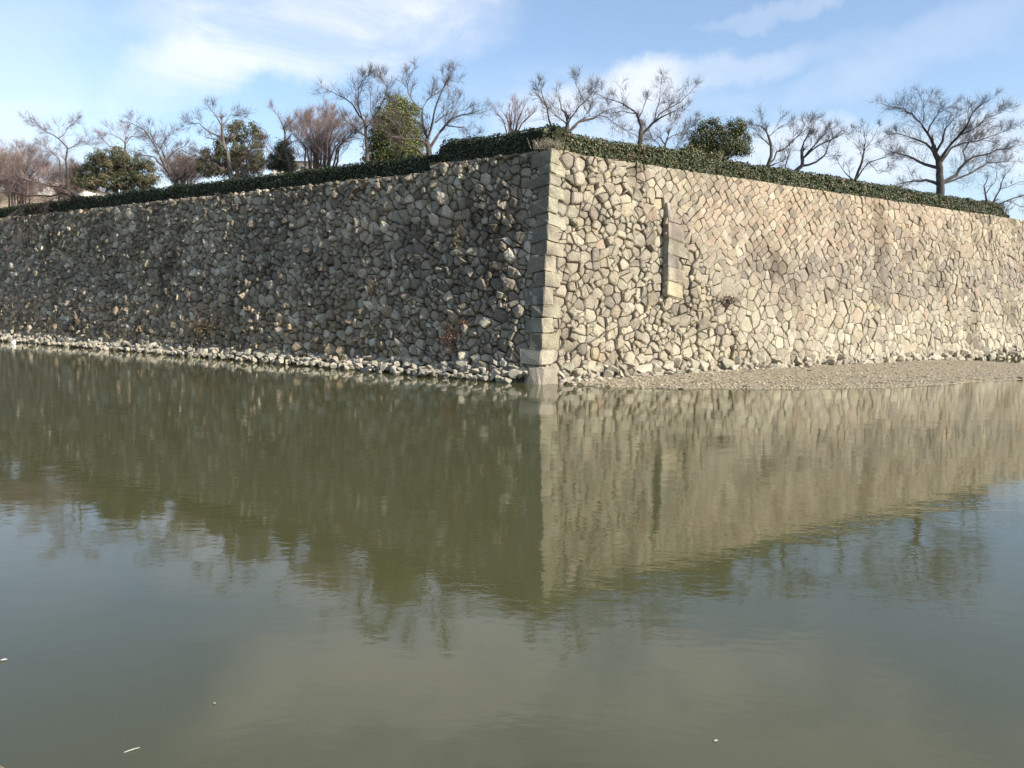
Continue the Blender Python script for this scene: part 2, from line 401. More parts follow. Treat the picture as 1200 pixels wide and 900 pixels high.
def stone_local(poly, rng, gap, proud, rough, dome, bevk):
    """a rough-faced stone over the outline poly in (s, z, off) coordinates"""
    n0 = len(poly)
    cx = sum(p[0] for p in poly) / n0; cy = sum(p[1] for p in poly) / n0
    pts = [poly[i] for i in range(n0) if math.dist(poly[i], poly[i - 1]) > 0.03]
    if len(pts) < 3: return None
    out = []
    m_ = len(pts)
    for i in range(m_):
        p, a, c = np.array(pts[i]), np.array(pts[i - 1]), np.array(pts[(i + 1) % m_])
        f = rng.uniform(0.03, 0.11); h_ = rng.uniform(0.03, 0.11)
        out.append(p + (a - p) * f); out.append(p + (c - p) * h_)
    rad = math.sqrt(max(area(poly), 1e-4)); cen = np.array((cx, cy)); k = len(out)
    g_ = gap * rng.uniform(0.5, 1.6)
    tx, ty = rng.gauss(0, 0.13 * rough), rng.gauss(0, 0.13 * rough)
    bev = min(0.10, rad * bevk) * rng.uniform(0.7, 1.4)
    B = np.array(out); d = B - cen; L = np.linalg.norm(d, axis=1, keepdims=True) + 1e-6
    B = cen + d * np.maximum(0.3, 1 - g_ / L) + np.array([[rng.gauss(0, .008), rng.gauss(0, .008)] for _ in range(k)])
    d = B - cen; L = np.linalg.norm(d, axis=1, keepdims=True) + 1e-6
    B2 = cen + d * np.maximum(0.35, 1 - bev * 1.1 / L); B3 = cen + d * 0.5
    tilt = lambda Q: (Q[:, 0] - cx) * tx + (Q[:, 1] - cy) * ty
    J = lambda sg: np.array([rng.gauss(0, sg) for _ in range(k)])
    dm = dome * rad
    V = np.concatenate([np.column_stack([B, np.full(k, -0.20)]), np.column_stack([B, proud - bev * 1.3 + tilt(B) + J(.012 * rough)]),
                        np.column_stack([B2, proud + tilt(B2) + J(.007 * rough)]), np.column_stack([B3, proud + tilt(B3) + dm * .75 + J(.008 * rough)]), [[cx, cy, proud + dm]]])
    F = []
    for r_ in range(3):
        for i in range(k):
            j = (i + 1) % k
            F.append((r_ * k + i, r_ * k + j, (r_ + 1) * k + j, (r_ + 1) * k + i))
    for i in range(k): F.append((3 * k + i, 3 * k + (i + 1) % k, 4 * k))
    return V, F
def dart(rng, s0, s1, z0, z1, radii, asp, keep=None, pre=()):
    """variable-radius dart throwing: big stones first, chinking stones in the gaps"""
    pts = list(pre); grid = {}
    cell = 0.5
    def put(i):
        x, y, r = pts[i]; grid.setdefault((int(x / cell), int(y / cell)), []).append(i)
    for i in range(len(pts)): put(i)
    for (r, tries, tight) in radii:
        for _ in range(int(tries * (s1 - s0) * (z1 - z0))):
            x = rng.uniform(s0, s1); y = rng.uniform(z0, z1)
            if keep and not keep(x, y): continue
            rr = r * rng.uniform(0.85, 1.15); ok = True
            gx, gy = int(x / cell), int(y / cell)
            for i in range(gx - 2, gx + 3):
                for j in range(gy - 2, gy + 3):
                    for q in grid.get((i, j), ()):
                        X, Y, Q = pts[q]
                        if ((X - x) / asp) ** 2 + (Y - y) ** 2 < ((rr + Q) * tight) ** 2: ok = False; break
                    if not ok: break
                if not ok: break
            if ok: pts.append((x, y, rr)); put(len(pts) - 1)
    return pts
def jit(c, rng, a=0.12, h=0.03):
    k = 1 + rng.uniform(-a, a)
    return tuple(max(0.01, v * k * (1 + rng.uniform(-h, h))) for v in c)
def mixc(a, b_, t): return tuple(x * (1 - t) + y * t for x, y in zip(a, b_))
def nz(x, y, sd, sc): return noise.fractal(Vector((x * sc, y * sc, sd)), 1.0, 2.0, 4)

def col_right(s, z, rng):
    tan, pink, grey, pale, yel, dark = (0.43, 0.37, 0.265), (0.48, 0.37, 0.255), (0.33, 0.295, 0.235), (0.53, 0.475, 0.355), (0.46, 0.375, 0.225), (0.19, 0.165, 0.135)
    c = mixc(tan, grey, min(max(0.2 + 0.9 * nz(s, z, 5, 0.22), 0), 0.7))
    top = sstep(5.2, 7.6, z + 1.2 * nz(s, z, 8, 0.3)) * sstep(6.5, 11, s)
    c = mixc(c, pink, 0.7 * top * (1 - 0.6 * sstep(26, 40, s)))
    band = math.exp(-((z - 5.2 - 1.4 * nz(s, 0, 4, 0.2)) / 1.0) ** 2) * sstep(9, 14, s)
    c = mixc(c, (0.28, 0.24, 0.20), 0.75 * band * rng.uniform(0.4, 1.1))
    low = 1 - sstep(1.5, 4.2, z)
    c = mixc(c, pale, 0.55 * low * sstep(8, 14, s) + 0.2 * low)
    c = mixc(c, pale, 0.35 * (1 - sstep(5, 9, s)))
    r = rng.random()
    if r < 0.13: c = mixc(c, dark, rng.uniform(.3, .8))
    elif r < 0.18: c = mixc(c, yel, 0.5)
    elif r < 0.30: c = mixc(c, pale, 0.75)
    elif r < 0.33: c = mixc(c, (0.43, 0.30, 0.21), 0.5)
    return jit(mixc(c, grey, rng.uniform(0, .45)), rng, 0.15, 0.02)
def col_left(s, z, rng):
    grey, dark, tan, pale = (0.41, 0.35, 0.255), (0.24, 0.205, 0.155), (0.46, 0.345, 0.205), (0.62, 0.55, 0.42)
    c = mixc(grey, dark, min(max(0.3 + 0.9 * nz(s, z, 15, 0.25), 0), 0.8))
    c = mixc(c, tan, 0.6 * (1 - sstep(1.5, 5.0, z + nz(s, z, 3, .3))) * sstep(3, 10, s))
    c = mixc(c, (0.30, 0.27, 0.13), 0.5 * math.exp(-((s - 39) / 2.5) ** 2 - ((z - 7.3) / 1.6) ** 2))
    c = mixc(c, dark, 0.35 * (1 - sstep(1, 7, s)))
    r = rng.random()
    if r < 0.24: c = mixc(c, pale, rng.uniform(.5, .95))
    elif r < 0.40: c = mixc(c, dark, 0.75)
    return jit(c, rng, 0.22, 0.03)

def build_wall(side, s_end, label, sites, colf, mt, gap, proudf, roughf, shape, seed):
    rng = random.Random(seed)
    base = corner(0); u = U_L if side == 'L' else U_R
    root = empty('stone_rampart', tuple(base + u * 2.0))
    tag(root, label, 'stone wall', 'walls of the moat rampart')
    cells = power_cells([(x, y) for x, y, r in sites], [1.0 * r * r for x, y, r in sites], (0.25, s_end, -0.4, lambda s: ztop(side, s) - 0.0), 1.0)
    items = []
    for (x, y, r), poly in zip(sites, cells):
        if not poly: continue
        A = abs(area(poly))
        if A < 0.006: continue
        P = wall(side, x, y, 0); px, py = proj(P); d = np.linalg.norm(P - CAM)
        n = N_L if side == 'L' else N_R
        vis = A * abs(((CAM - P) / d) @ n) / d ** 2
        if px < -10 or px > 1210: vis = 0
        if x < 0.8: vis *= 0.2
        for pl in (split(poly, rng) if roughf(x, y) > 0.9 or rng.random() < 0.06 else [poly]):
            Ap = abs(area(pl))
            if Ap < 0.006: continue
            pv, (dk, bk), rk_ = max(proudf(x, y, rng), -0.055), shape(x, y), roughf(x, y)
            if x < (1.25 if side == 'L' else 1.0): pv, dk, rk_ = min(pv, 0.025), 0.03, 0.4
            if side == 'R' and SCOL - 0.1 < x < SCOL + 1.2 and ZC0 < y < ZC1: pv, dk = min(pv, 0.0), 0.03
            if side == 'R' and SCOL - 0.7 < x <= SCOL - 0.1 and ZC0 < y < ZC1 + .3: pv, dk, rk_ = min(pv, -0.02), 0.02, .4
            st = stone_local(pl, rng, gap(x, y), pv, rk_, dk, bk)
            if not st: continue
            Vl, Fl = st
            mx, my = sum(p[0] for p in pl) / len(pl), sum(p[1] for p in pl) / len(pl)
            items.append((vis * Ap / A, wall_arr(side, Vl, mx, my), Fl, colf(x, y, rng), P))
    items.sort(key=lambda t: -t[0])
    rest = Geo()
    for i, (vis, Vw, Fl, c, P) in enumerate(items):
        if i < 300:
            o = mesh_obj('stone', Vw, Fl, mt, root, [c] * len(Vw))
        else: rest.add(Vw, Fl, c)
    o = rest.build('smaller_stones', mt, root); o['kind'] = 'stuff'
    # earth and rubble core seen in the joints, and the back of the wall
    ns, nz_ = int(s_end / 0.9), 14
    V, F = [], []
    for i in range(ns + 1):
        s = 0.2 + (s_end - 0.2) * i / ns
        for j in range(nz_ + 1):
            z = -0.5 + (ztop(side, s) - 0.06 + 0.5) * j / nz_
            V.append(wall(side, s, z, -0.16 if side == 'L' else -0.12))
        V.append(wall(side, s, ztop(side, s) - 0.06, -0.75))
    w = nz_ + 2
    for i in range(ns):
        for j in range(w - 1): F.append((i * w + j, (i + 1) * w + j, (i + 1) * w + j + 1, i * w + j + 1))
    mesh_obj('core', V, F, M_JOINT, root)
    V, F = [], []
    for i in range(ns * 2 + 1):
        s = 0.9 + (s_end - 0.9) * i / (ns * 2); zz_ = ztop(side, s)
        lip = 0.05 + 0.05 * nz(s, 0, 41, 0.9)
        V += [wall(side, s, zz_ - 0.10, -0.06), wall(side, s, zz_ + lip, -0.16 + 0.04 * nz(s, 3, 44, 2.0)), wall(side, s, zz_ + lip + 0.07, -0.75), wall(side, s, zz_ - 0.3, -0.8)]
    for i in range(ns * 2):
        for j in range(3): F.append((i * 4 + j, i * 4 + 4 + j, i * 4 + 5 + j, i * 4 + 1 + j))
    mesh_obj('soil_strip', V, F, M_EARTH, root, smooth=True)
    return root

def rubble(rng, s0, s1, z0, z1, hr, wr, tilt, keep=None, pre=()):
    """stones laid in rough, wandering courses; small chinking stones are thrown into the gaps afterwards"""
    pts = list(pre); z = z0
    while z < z1 + 0.6:
        h_ = rng.uniform(*hr); s = s0 - rng.uniform(0, .5)
        while s < s1:
            w_ = rng.uniform(*wr) * (1.5 if rng.random() < .08 else 1)
            x, y = s + w_ / 2 + rng.gauss(0, .03), z + h_ / 2 + rng.gauss(0, .055)
            y += tilt * nz(x, y, 51, .16) + .16 * nz(x, y, 53, .7); x += .35 * nz(x, y, 52, .3)
            if rng.random() < .10: pass                                   # left for chinking stones
            elif s0 - .3 < x < s1 and z0 - .3 < y < z1 + .3 and (keep is None or keep(x, y)):
                if rng.random() < .14:                                    # two thin stones instead of one
                    pts.append((x + rng.gauss(0, .04), y - h_ * .25, min(w_, h_) * .36)); pts.append((x + rng.gauss(0, .04), y + h_ * .25, min(w_, h_) * .36))
                else: pts.append((x, y, math.sqrt(w_ * h_) * .5 * rng.uniform(.88, 1.12)))
            s += w_
        z += h_
    return dart(rng, s0, s1, z0, z1, [(.15, 20, .98), (.10, 40, .95), (.07, 50, .95)], 1.2, keep, pts)
rngL = random.Random(11)
sitesL = rubble(rngL, 0.0, 78, -0.5, 10.0, (0.30, 0.52), (0.32, 0.74), 1.6)
rngR = random.Random(23)
def is_rough(s, z): return s < 7.6 + max(0, (6.6 - z)) * 0.95 - 2.4 * sstep(7.6, 8.6, z) + 0.6 * nz(s, z, 2, 0.6)
sitesR = []
row = 0; z = -0.3
while z < 10.2:
    sc = 1.0
    s = 4 + (row % 2) * 0.285 + 0.05 * row
    while s < 62:
        if not is_rough(s, z):
            lower = 1 - sstep(4.2, 7.0, z) * (1 - sstep(17, 27, s)) * 0.95
            sitesR.append((s + rngR.gauss(0, 0.045 + 0.085 * lower), z + rngR.gauss(0, 0.04 + 0.06 * lower), max(0.05, 0.26 + rngR.gauss(0, 0.025 + 0.07 * lower))))
        s += 0.57
    z += 0.278; row += 1
nt = len(sitesR)
sitesR = rubble(rngR, 0.0, 16, -0.5, 10.0, (0.35, 0.60), (0.38, 0.82), 1.8, is_rough, sitesR)
WALL_L = build_wall('L', 76, 'long grey rubble stone wall in shade, left of the corner', sitesL, col_left, M_STONE_L,
                    lambda s, z: 0.023, lambda s, z, r: r.gauss(0.03, 0.075), lambda s, z: 1.9, lambda s, z: (0.055, 0.10), 5)
WALL_R = build_wall('R', 58, 'sunlit tan stone wall with a proud vertical joint, right of the corner', sitesR, col_right, M_STONE_R,
                    lambda s, z: 0.017 if is_rough(s, z) else 0.008, lambda s, z, r: r.gauss(0.02, 0.058 if is_rough(s, z) else 0.018), lambda s, z: 1.1 if is_rough(s, z) else 0.55, lambda s, z: (0.035, 0.085) if is_rough(s, z) else (0.03, 0.055), 6)

# dressed corner stones, laid long and short by turns (parts of the lit wall)
def block(name, fn, root, c, mt, bev, rng, darken=None, rug=.007):
    bm = bmesh.new()
    fn(bm)
    bmesh.ops.recalc_face_normals(bm, faces=bm.faces)
    bmesh.ops.bevel(bm, geom=list(bm.edges), offset=bev, segments=2, affect='EDGES', profile=0.6)
    org = np.array(root.location)
    V = [np.array(v.co) + np.array((rng.gauss(0, rug), rng.gauss(0, rug), rng.gauss(0, rug))) for v in bm.verts]
    bm.verts.index_update()
    F = [tuple(v.index for v in f.verts) for f in bm.faces]
    bm.free()
    cols = [c] * len(V)
    if darken: cols = [mixc(c, (0.17, 0.155, 0.125), 0.85 * rng.uniform(.75, 1)) if darken(v) else c for v in V]     # chosen vertices mixed towards a dark brown-grey
    return mesh_obj(name, V, F, mt, root, cols)
rq = random.Random(77)
ys = [171, 190, 202, 215, 229, 248, 262, 281, 298, 317, 335, 357, 372, 390, 410, 428, 453]
def z_at(py):
    lo, hi = -0.3, 10.2
    for _ in range(40):
        md = (lo + hi) / 2
        if proj(corner(md))[1] > py: lo = md
        else: hi = md
    return lo
zs = [z_at(y) for y in ys]; zs[0] = HC - 0.02; zs[-1] = -0.4
lenR = [.44, .84, .56, .80, .50, .94, .60, .84, .52, .80, .50, .88, .56, .92, .64, .95]
lenL = [1.02, .58, 1.22, .50, .98, .60, 1.25, .52, .94, .48, 1.12, .56, .90, .60, 1.02, .80]
for i in range(16):
    z1, z0 = zs[i] - 0.021, zs[i + 1] + 0.021
    pr = 0.07 + rq.uniform(-0.02, 0.025) + (0.10 if i == 15 else 0)
    # beds tilt down towards the corner a little away from it, as laid
    def fn(bm, z0=z0, z1=z1, i=i, pr0=pr):
        lay = []; pr = pr0
        for z, e in ((z0, 0), (z1, 1)):
            cn = corner(z); kL = lenL[i] * rq.uniform(.95, 1.05); kR = lenR[i] * rq.uniform(.95, 1.05)
            if i == 15: pr = 0.06 if e else 0.30; kL *= .78 if e else 1.15; kR *= .85 if e else 1.15
            nb = (N_L + N_R); nb = nb / np.linalg.norm(nb)
            o_ = cn + nb * pr / (nb @ N_L)
            ring = [o_, o_ + U_L * kL, cn + U_L * kL - N_L * 0.35, cn - nb * 0.6, cn + U_R * kR - N_R * 0.35, o_ + U_R * kR]
            tz = 0.23 * sstep(0.8, 7.0, z); tl, tr = -tz * kL, -tz * kR
            dz = [0, tl, tl, 0, tr, tr]
            lay.append([bm.verts.new((p[0], p[1], p[2] + d)) for p, d in zip(ring, dz)])
        bm.faces.new(lay[0]); bm.faces.new(lay[1])
        for k in range(6): bm.faces.new((lay[0][k], lay[0][(k + 1) % 6], lay[1][(k + 1) % 6], lay[1][k]))
    c = (0.50, 0.45, 0.33) if i not in (13,) else (0.47, 0.43, 0.29)
    if i == 15: c = (0.46, 0.415, 0.315)
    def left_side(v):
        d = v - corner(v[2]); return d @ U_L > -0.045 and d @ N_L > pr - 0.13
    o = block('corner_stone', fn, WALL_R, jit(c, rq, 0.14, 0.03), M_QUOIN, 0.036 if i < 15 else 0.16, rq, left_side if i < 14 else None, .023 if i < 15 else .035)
    if i == 15: o['label'] = 'big pale corner stone at the waterline'

# the old wall's corner, a column of squared blocks standing proud
hts = [0.95, 0.78, 0.72, 0.60, 0.62, 0.70]; z = ZC1
wid = [0.80, 1.00, 1.30, 0.66, 1.12, 0.98]
for i, (h_, w_) in enumerate(zip(hts, wid)):
    z1, z0 = z - 0.008, z - h_ + 0.008; z -= h_
    def fn(bm, z0=z0, z1=z1, w_=w_, i=i):
        lay = []
        top = 0.42 if i == 0 else 0
        for zz_, e in ((z0, 0), (z1, 1)):
            k = w_ * rq.uniform(.95, 1.05)
            if i == 0 and e: k *= 0.8
            pr = 0.33 if not (i == 0 and e) else 0.22
            ring = [wall('R', SCOL - 0.02, zz_, pr), wall('R', SCOL - .02 + k, zz_, pr - 0.25), wall('R', SCOL - .02 + k, zz_, -0.4), wall('R', SCOL - 0.02, zz_, -0.4)]
            dz = [0.03, -0.16 * (k), -0.16 * k, 0.03]
            lay.append([bm.verts.new((p[0], p[1], p[2] + d)) for p, d in zip(ring, dz)])
        bm.faces.new(lay[0]); bm.faces.new(lay[1])
        for q in range(4): bm.faces.new((lay[0][q], lay[0][(q + 1) % 4], lay[1][(q + 1) % 4], lay[1][q]))
    c = [(0.40, .355, .29), (.42, .37, .30), (.41, .37, .29), (.31, .28, .24), (.43, .39, .29), (.50, .44, .30)][i]
    block('joint_block', fn, WALL_R, jit(c, rq, 0.06), M_STONE_R, 0.04, rq, None, .018)

# ------------------------------------------------------------------ bleached foot stones along the waterline
def rock(rng, rx, ry, rz, n=16):
    bm = bmesh.new()
    for _ in range(n):
        v = Vector((rng.gauss(0, 1), rng.gauss(0, 1), rng.gauss(0, 1))).normalized()
        v = Vector((math.copysign(abs(v.x) ** 0.7, v.x), math.copysign(abs(v.y) ** 0.7, v.y), math.copysign(abs(v.z) ** 0.75, v.z)))
        bm.verts.new((v.x * rx * rng.uniform(.85, 1), v.y * ry * rng.uniform(.85, 1), v.z * rz * rng.uniform(.85, 1)))
    r = bmesh.ops.convex_hull(bm, input=list(bm.verts))
    for v in [v for v in bm.verts if not v.link_faces]: bm.verts.remove(v)
    bmesh.ops.bevel(bm, geom=list(bm.edges), offset=min(rx, rz) * 0.05, segments=1, affect='EDGES')
    bm.verts.index_update()
    V = [np.array(v.co) for v in bm.verts]; F = [tuple(v.index for v in f.verts) for f in bm.faces]
    bm.free(); return V, F
rf = random.Random(5)
protos = [rock(rf, 1, 1, 1, rf.randint(9, 13)) for _ in range(26)]
def foot_row(side, s0, s1, zc, off, size, step, root, limit, geo):
    u, n = (U_L, N_L) if side == 'L' else (U_R, N_R)
    s = s0; cnt = 0
    while s < s1:
        k = size * rf.uniform(0.6, 1.35)
        V, F = rf.choice(protos)
        a = rf.uniform(0, 6.28); ca, sa = math.cos(a), math.sin(a)
        rx, ry, rz = k * rf.uniform(.9, 1.4), k * rf.uniform(.8, 1.1), k * rf.uniform(.65, .95)
        P = wall(side, s + rf.gauss(0, .08), zc + rf.gauss(0, size * .3), off + rf.gauss(0, .08))
        ax = np.array(u); up = np.array((0, 0, 1.0))
        Vw = [P + ax * (v[0] * ca - v[1] * sa) * rx + n * (v[0] * sa + v[1] * ca) * ry + up * (v[2] * rz + 0.3 * v[0] * rz * math.sin(a * 3)) for v in V]
        c = jit(mixc((0.53, 0.48, 0.37), (0.40, 0.36, 0.28), rf.random()), rf, 0.15, .03)
        px, py = proj(P)
        if -5 < px < 1205 and cnt < limit:
            mesh_obj('foot_stone', Vw, F, M_FOOT, root, [c] * len(Vw)); cnt += 1
        else: geo.add(Vw, F, c)
        s += k * step
gL, gR = Geo(), Geo()
foot_row('L', 1.0, 74, 0.50, -0.04, 0.23, 1.35, WALL_L, 140, gL)
foot_row('L', 0.6, 74, 0.26, 0.22, 0.22, 1.3, WALL_L, 140, gL)
foot_row('L', 1.2, 74, 0.03, 0.50, 0.19, 1.8, WALL_L, 90, gL)
foot_row('L', 2.0, 74, -0.03, 0.95, 0.15, 3.0, WALL_L, 0, gL)
foot_row('R', 1.2, 56, 0.46, -0.02, 0.30, 1.35, WALL_R, 110, gR)
foot_row('R', 1.0, 56, 0.12, 0.34, 0.24, 2.0, WALL_R, 90, gR)
foot_row('R', 0.8, 16, -0.03, 0.62, 0.18, 2.6, WALL_R, 40, gR)
o = gL.build('foot_rubble', M_FOOT, WALL_L); o['kind'] = 'stuff'
o = gR.build('foot_rubble', M_FOOT, WALL_R); o['kind'] = 'stuff'

# ------------------------------------------------------------------ gravel bank under the lit wall
edge = [(668, 451.2), (690, 453), (720, 454.6), (760, 455.6), (800, 456.3), (850, 456.6), (900, 456.6), (950, 456.2), (1000, 455.4), (1040, 454.6), (1080, 453), (1110, 451), (1150, 448.2), (1200, 445), (1260, 441.5), (1330, 438)]
rgv = random.Random(3)
E_ = [onz(x, y, 0) for x, y in edge]
V, F, cols = [], [], []
NR = 26
fineE = []
for i in range(len(E_) - 1):
    for k in range(10):
        p = E_[i] + (E_[i + 1] - E_[i]) * k / 10
        fineE.append(p + np.array((0, 0.22 * nz(p[0], p[1], 1, 0.8) + 0.10 * nz(p[0], p[1], 2, 3.0), 0)))
for p in fineE:
    s = (p - C0) @ U_R
    q = C0 + U_R * max(s, 0.4) + N_R * -0.3
    for j in range(NR + 1):
        t = j / NR; r_ = p + (q - p) * t
        dist = np.linalg.norm(q - p) * t
        zz_ = -0.03 + 0.10 * sstep(0, 0.5, dist) + 0.13 * sstep(0.3, 7, dist) + 0.035 * nz(r_[0], r_[1], 7, 1.2) * sstep(0, .6, dist)
        V.append((r_[0], r_[1], zz_))
    # underwater skirt is the first vertex pushed out
w = NR + 1
for i in range(len(fineE) - 1):
    for j in range(NR): F.append((i * w + j, i * w + j + 1, (i + 1) * w + j + 1, (i + 1) * w + j))
o = mesh_obj('gravel_bank', V, F, M_GRAVEL, smooth=True); o['kind'] = 'structure'
bankV = V
G = Geo()
small = [rock(rgv, 1, 1, .7, 8) for _ in range(8)]
small = []
for _ in range(8):
    bm = bmesh.new(); bmesh.ops.create_icosphere(bm, subdivisions=1, radius=1)
    VV = [np.array(v.co) * np.array((rgv.uniform(.6, 1.3), rgv.uniform(.6, 1.2), rgv.uniform(.4, .8))) * rgv.uniform(.75, 1.1) for v in bm.verts]
    VV = [v * rgv.uniform(.75, 1.2) for v in VV]
    small.append((VV, [tuple(v.index for v in f.verts) for f in bm.faces])); bm.free()
nE = len(fineE)
for _ in range(9000):
    i = int(rgv.random() ** 0.85 * (nE - 1)); j = min(NR, int(NR * rgv.random() ** 1.2))
    a = np.array(bankV[i * w + j]); b2 = np.array(bankV[min(i + 1, nE - 1) * w + min(j + 1, NR)])
    f = rgv.random(); h_ = rgv.random()
    p = np.array((a[0] + (b2[0] - a[0]) * f, a[1] + (b2[1] - a[1]) * h_, a[2]))
    k = min(0.02 + rgv.expovariate(1 / 0.022), 0.13)
    VV, FF = rgv.choice(small)
    an = rgv.uniform(0, 6.28); ca, sa = math.cos(an), math.sin(an)
    c = jit(mixc((0.56, 0.475, 0.33), (0.33, 0.27, 0.175), rgv.random() ** 1.4), rgv, .2)
    if j < 2: c = mixc(c, (0.09, 0.08, 0.06), 0.6)
    G.add([p + k * np.array((v[0] * ca - v[1] * sa, v[0] * sa + v[1] * ca, v[2])) for v in VV], FF, c)
o = G.build('pebbles', M_FOOT); o['kind'] = 'stuff'; tag(o, 'loose tan pebbles scattered over the gravel bank', 'pebbles')

# ------------------------------------------------------------------ hedges
rh = random.Random(8)
def leaf_quad(G, p, nrm, size, c, rng): G.lf.append((p, nrm, size, c))
def hedge_run(GL, GC, side, s0, s1, front, depth, height, z0f, dens, colf, ends=(True, True), hvar=0.06):
    u, n = (U_L, N_L) if side == 'L' else (U_R, N_R)
    def hh(s):
        h_ = height * (1 + hvar * nz(s, 1.0, 31 if side == 'L' else 37, 0.5)) + 0.085 * nz(s, 2, 33, 1.7)
        if ends[1]: h_ *= 0.35 + 0.65 * sstep(0, 0.9, s1 - s)
        return h_
    def pt(s, d, hz):
        f = front + d + 0.11 * nz(s, hz * 2, 12, 1.1)
        p = CT + u * s - n * f; p[2] = z0f(s) - 0.15 + hz; return p
    # dark woody core
    ns = max(3, int((s1 - s0) / 0.35)); V, F = [], []
    for i in range(ns + 1):
        s = s0 + (s1 - s0) * i / ns; h_ = hh(s) - 0.05
        for d, z in ((.10, -0.1), (.07, h_ * .5), (.10, h_ * .92), (.2, h_), (depth - .2, h_), (depth - .08, h_ * .8), (depth - .08, -.1)): V.append(pt(s, d, z))
    for i in range(ns):
        for j in range(6): F.append((i * 7 + j, i * 7 + j + 1, i * 7 + 8 + j, i * 7 + 7 + j))
    F.append(tuple(range(7))); F.append(tuple(range(ns * 7, ns * 7 + 7)))
    GC.add(V, F, (0.022, 0.024, 0.012))
    L = s1 - s0
    for _ in range(int(L * height * dens)):       # front
        s = rh.uniform(s0, s1); z = rh.uniform(0, 1) * hh(s)
        leaf_quad(GL, pt(s, .02 + abs(rh.gauss(0, .06)) - 0.05, z), n + np.array((0, 0, .3)), rh.uniform(.04, .085), colf(s, z / height, rh), rh)
    for _ in range(int(L * depth * dens * 0.8)):  # top
        s = rh.uniform(s0, s1); d = rh.uniform(0, depth)
        leaf_quad(GL, pt(s, d, hh(s) + abs(rh.gauss(0, .05)) - .03), (0, 0, 1), rh.uniform(.04, .085), colf(s, 1, rh), rh)
    for _ in range(int(L * height * dens * 0.35)):  # back
        s = rh.uniform(s0, s1); z = rh.uniform(0, 1) * hh(s)
        leaf_quad(GL, pt(s, depth, z), -n, rh.uniform(.05, .09), colf(s, z / height, rh), rh)
    for e, sgn in ((s0, -1), (s1, 1)):
        if ends[0 if sgn < 0 else 1]:
            for _ in range(int(height * depth * dens * 1.2)):
                s = e - sgn * abs(rh.gauss(0, .03)); leaf_quad(GL, pt(s, rh.uniform(0, depth), rh.uniform(0, 1) * hh(e)), u * sgn, rh.uniform(.05, .09), colf(s, .5, rh), rh)
def hc(s, t, r):
    q = r.random() - .35 * max(0, nz(s, t * 1.5, 61, .55)) + .30 * max(0, nz(s, t * 1.5, 63, .8) - .1)
    if q < 0.62: c = (0.050, 0.066, 0.026)
    elif q < 0.84: c = (0.085, 0.095, 0.036)
    elif q < 0.94: c = (0.15, 0.13, 0.06)
    else: c = (0.16, 0.09, 0.05)
    return jit(c, r, .35, .1)
def hcl(s, t, r): return jit((0.040, 0.052, 0.025) if r.random() < .8 else (0.075, 0.078, 0.035), r, .35, .1)
root = empty('clipped_hedge', tuple(plan('L', 30, 0.6))); root.location.z = HC - .6
GL, GC = Geo(), Geo()
hedge_run(GL, GC, 'L', 6.9, 62, 0.16, 1.0, 1.02, lambda s: ztop('L', s), 230, hcl, (False, True))
GL.build('leaves', M_LEAF, root); GC.build('branches', M_BARK, root)
tag(root, 'low dark clipped hedge along the top of the shaded left wall', 'hedge', 'hedges on the rampart')
root = empty('clipped_hedge', tuple(plan('R', 20, 0.6))); root.location.z = HC - .3
GL, GC = Geo(), Geo()
hedge_run(GL, GC, 'R', -0.2, 40.6, 0.30, 1.1, 1.06, lambda s: ztop('R', max(s, 2.0)), 300, hc, (False, True))
hedge_run(GL, GC, 'L', 0.0, 6.9, 0.22, 1.1, 1.20, lambda s: HC - 0.14, 300, hcl, (False, True))
GL.build('leaves', M_LEAF, root); GC.build('branches', M_BARK, root)
tag(root, 'taller clipped hedge wrapping the corner and running along the sunlit right wall', 'hedge', 'hedges on the rampart')
# pale dry grass sprouting behind the top corner stone
root = empty('dry_grass', tuple(C0 + DV * 1.05 + np.array((0, 0, HC)))); G = Geo(); rg = random.Random(9)
for _ in range(260):
    p = np.array(root.location) + np.array((rg.gauss(-.12, .28), rg.gauss(0.02, .10), -.1)); d = np.array((rg.gauss(0, .3), rg.gauss(-.1, .3), 1)); L = rg.uniform(.2, .52)
    tube(G, [p, p + d * L * .5, p + d * L + np.array((rg.gauss(0, .08), rg.gauss(0, .08), -.05))], [.012, .01, .004], 3, jit((0.34, 0.30, 0.22), rg, .2))
G.build('blades', M_BARK, root); tag(root, 'pale dry grass tuft behind the topmost corner stone', 'grass tuft')

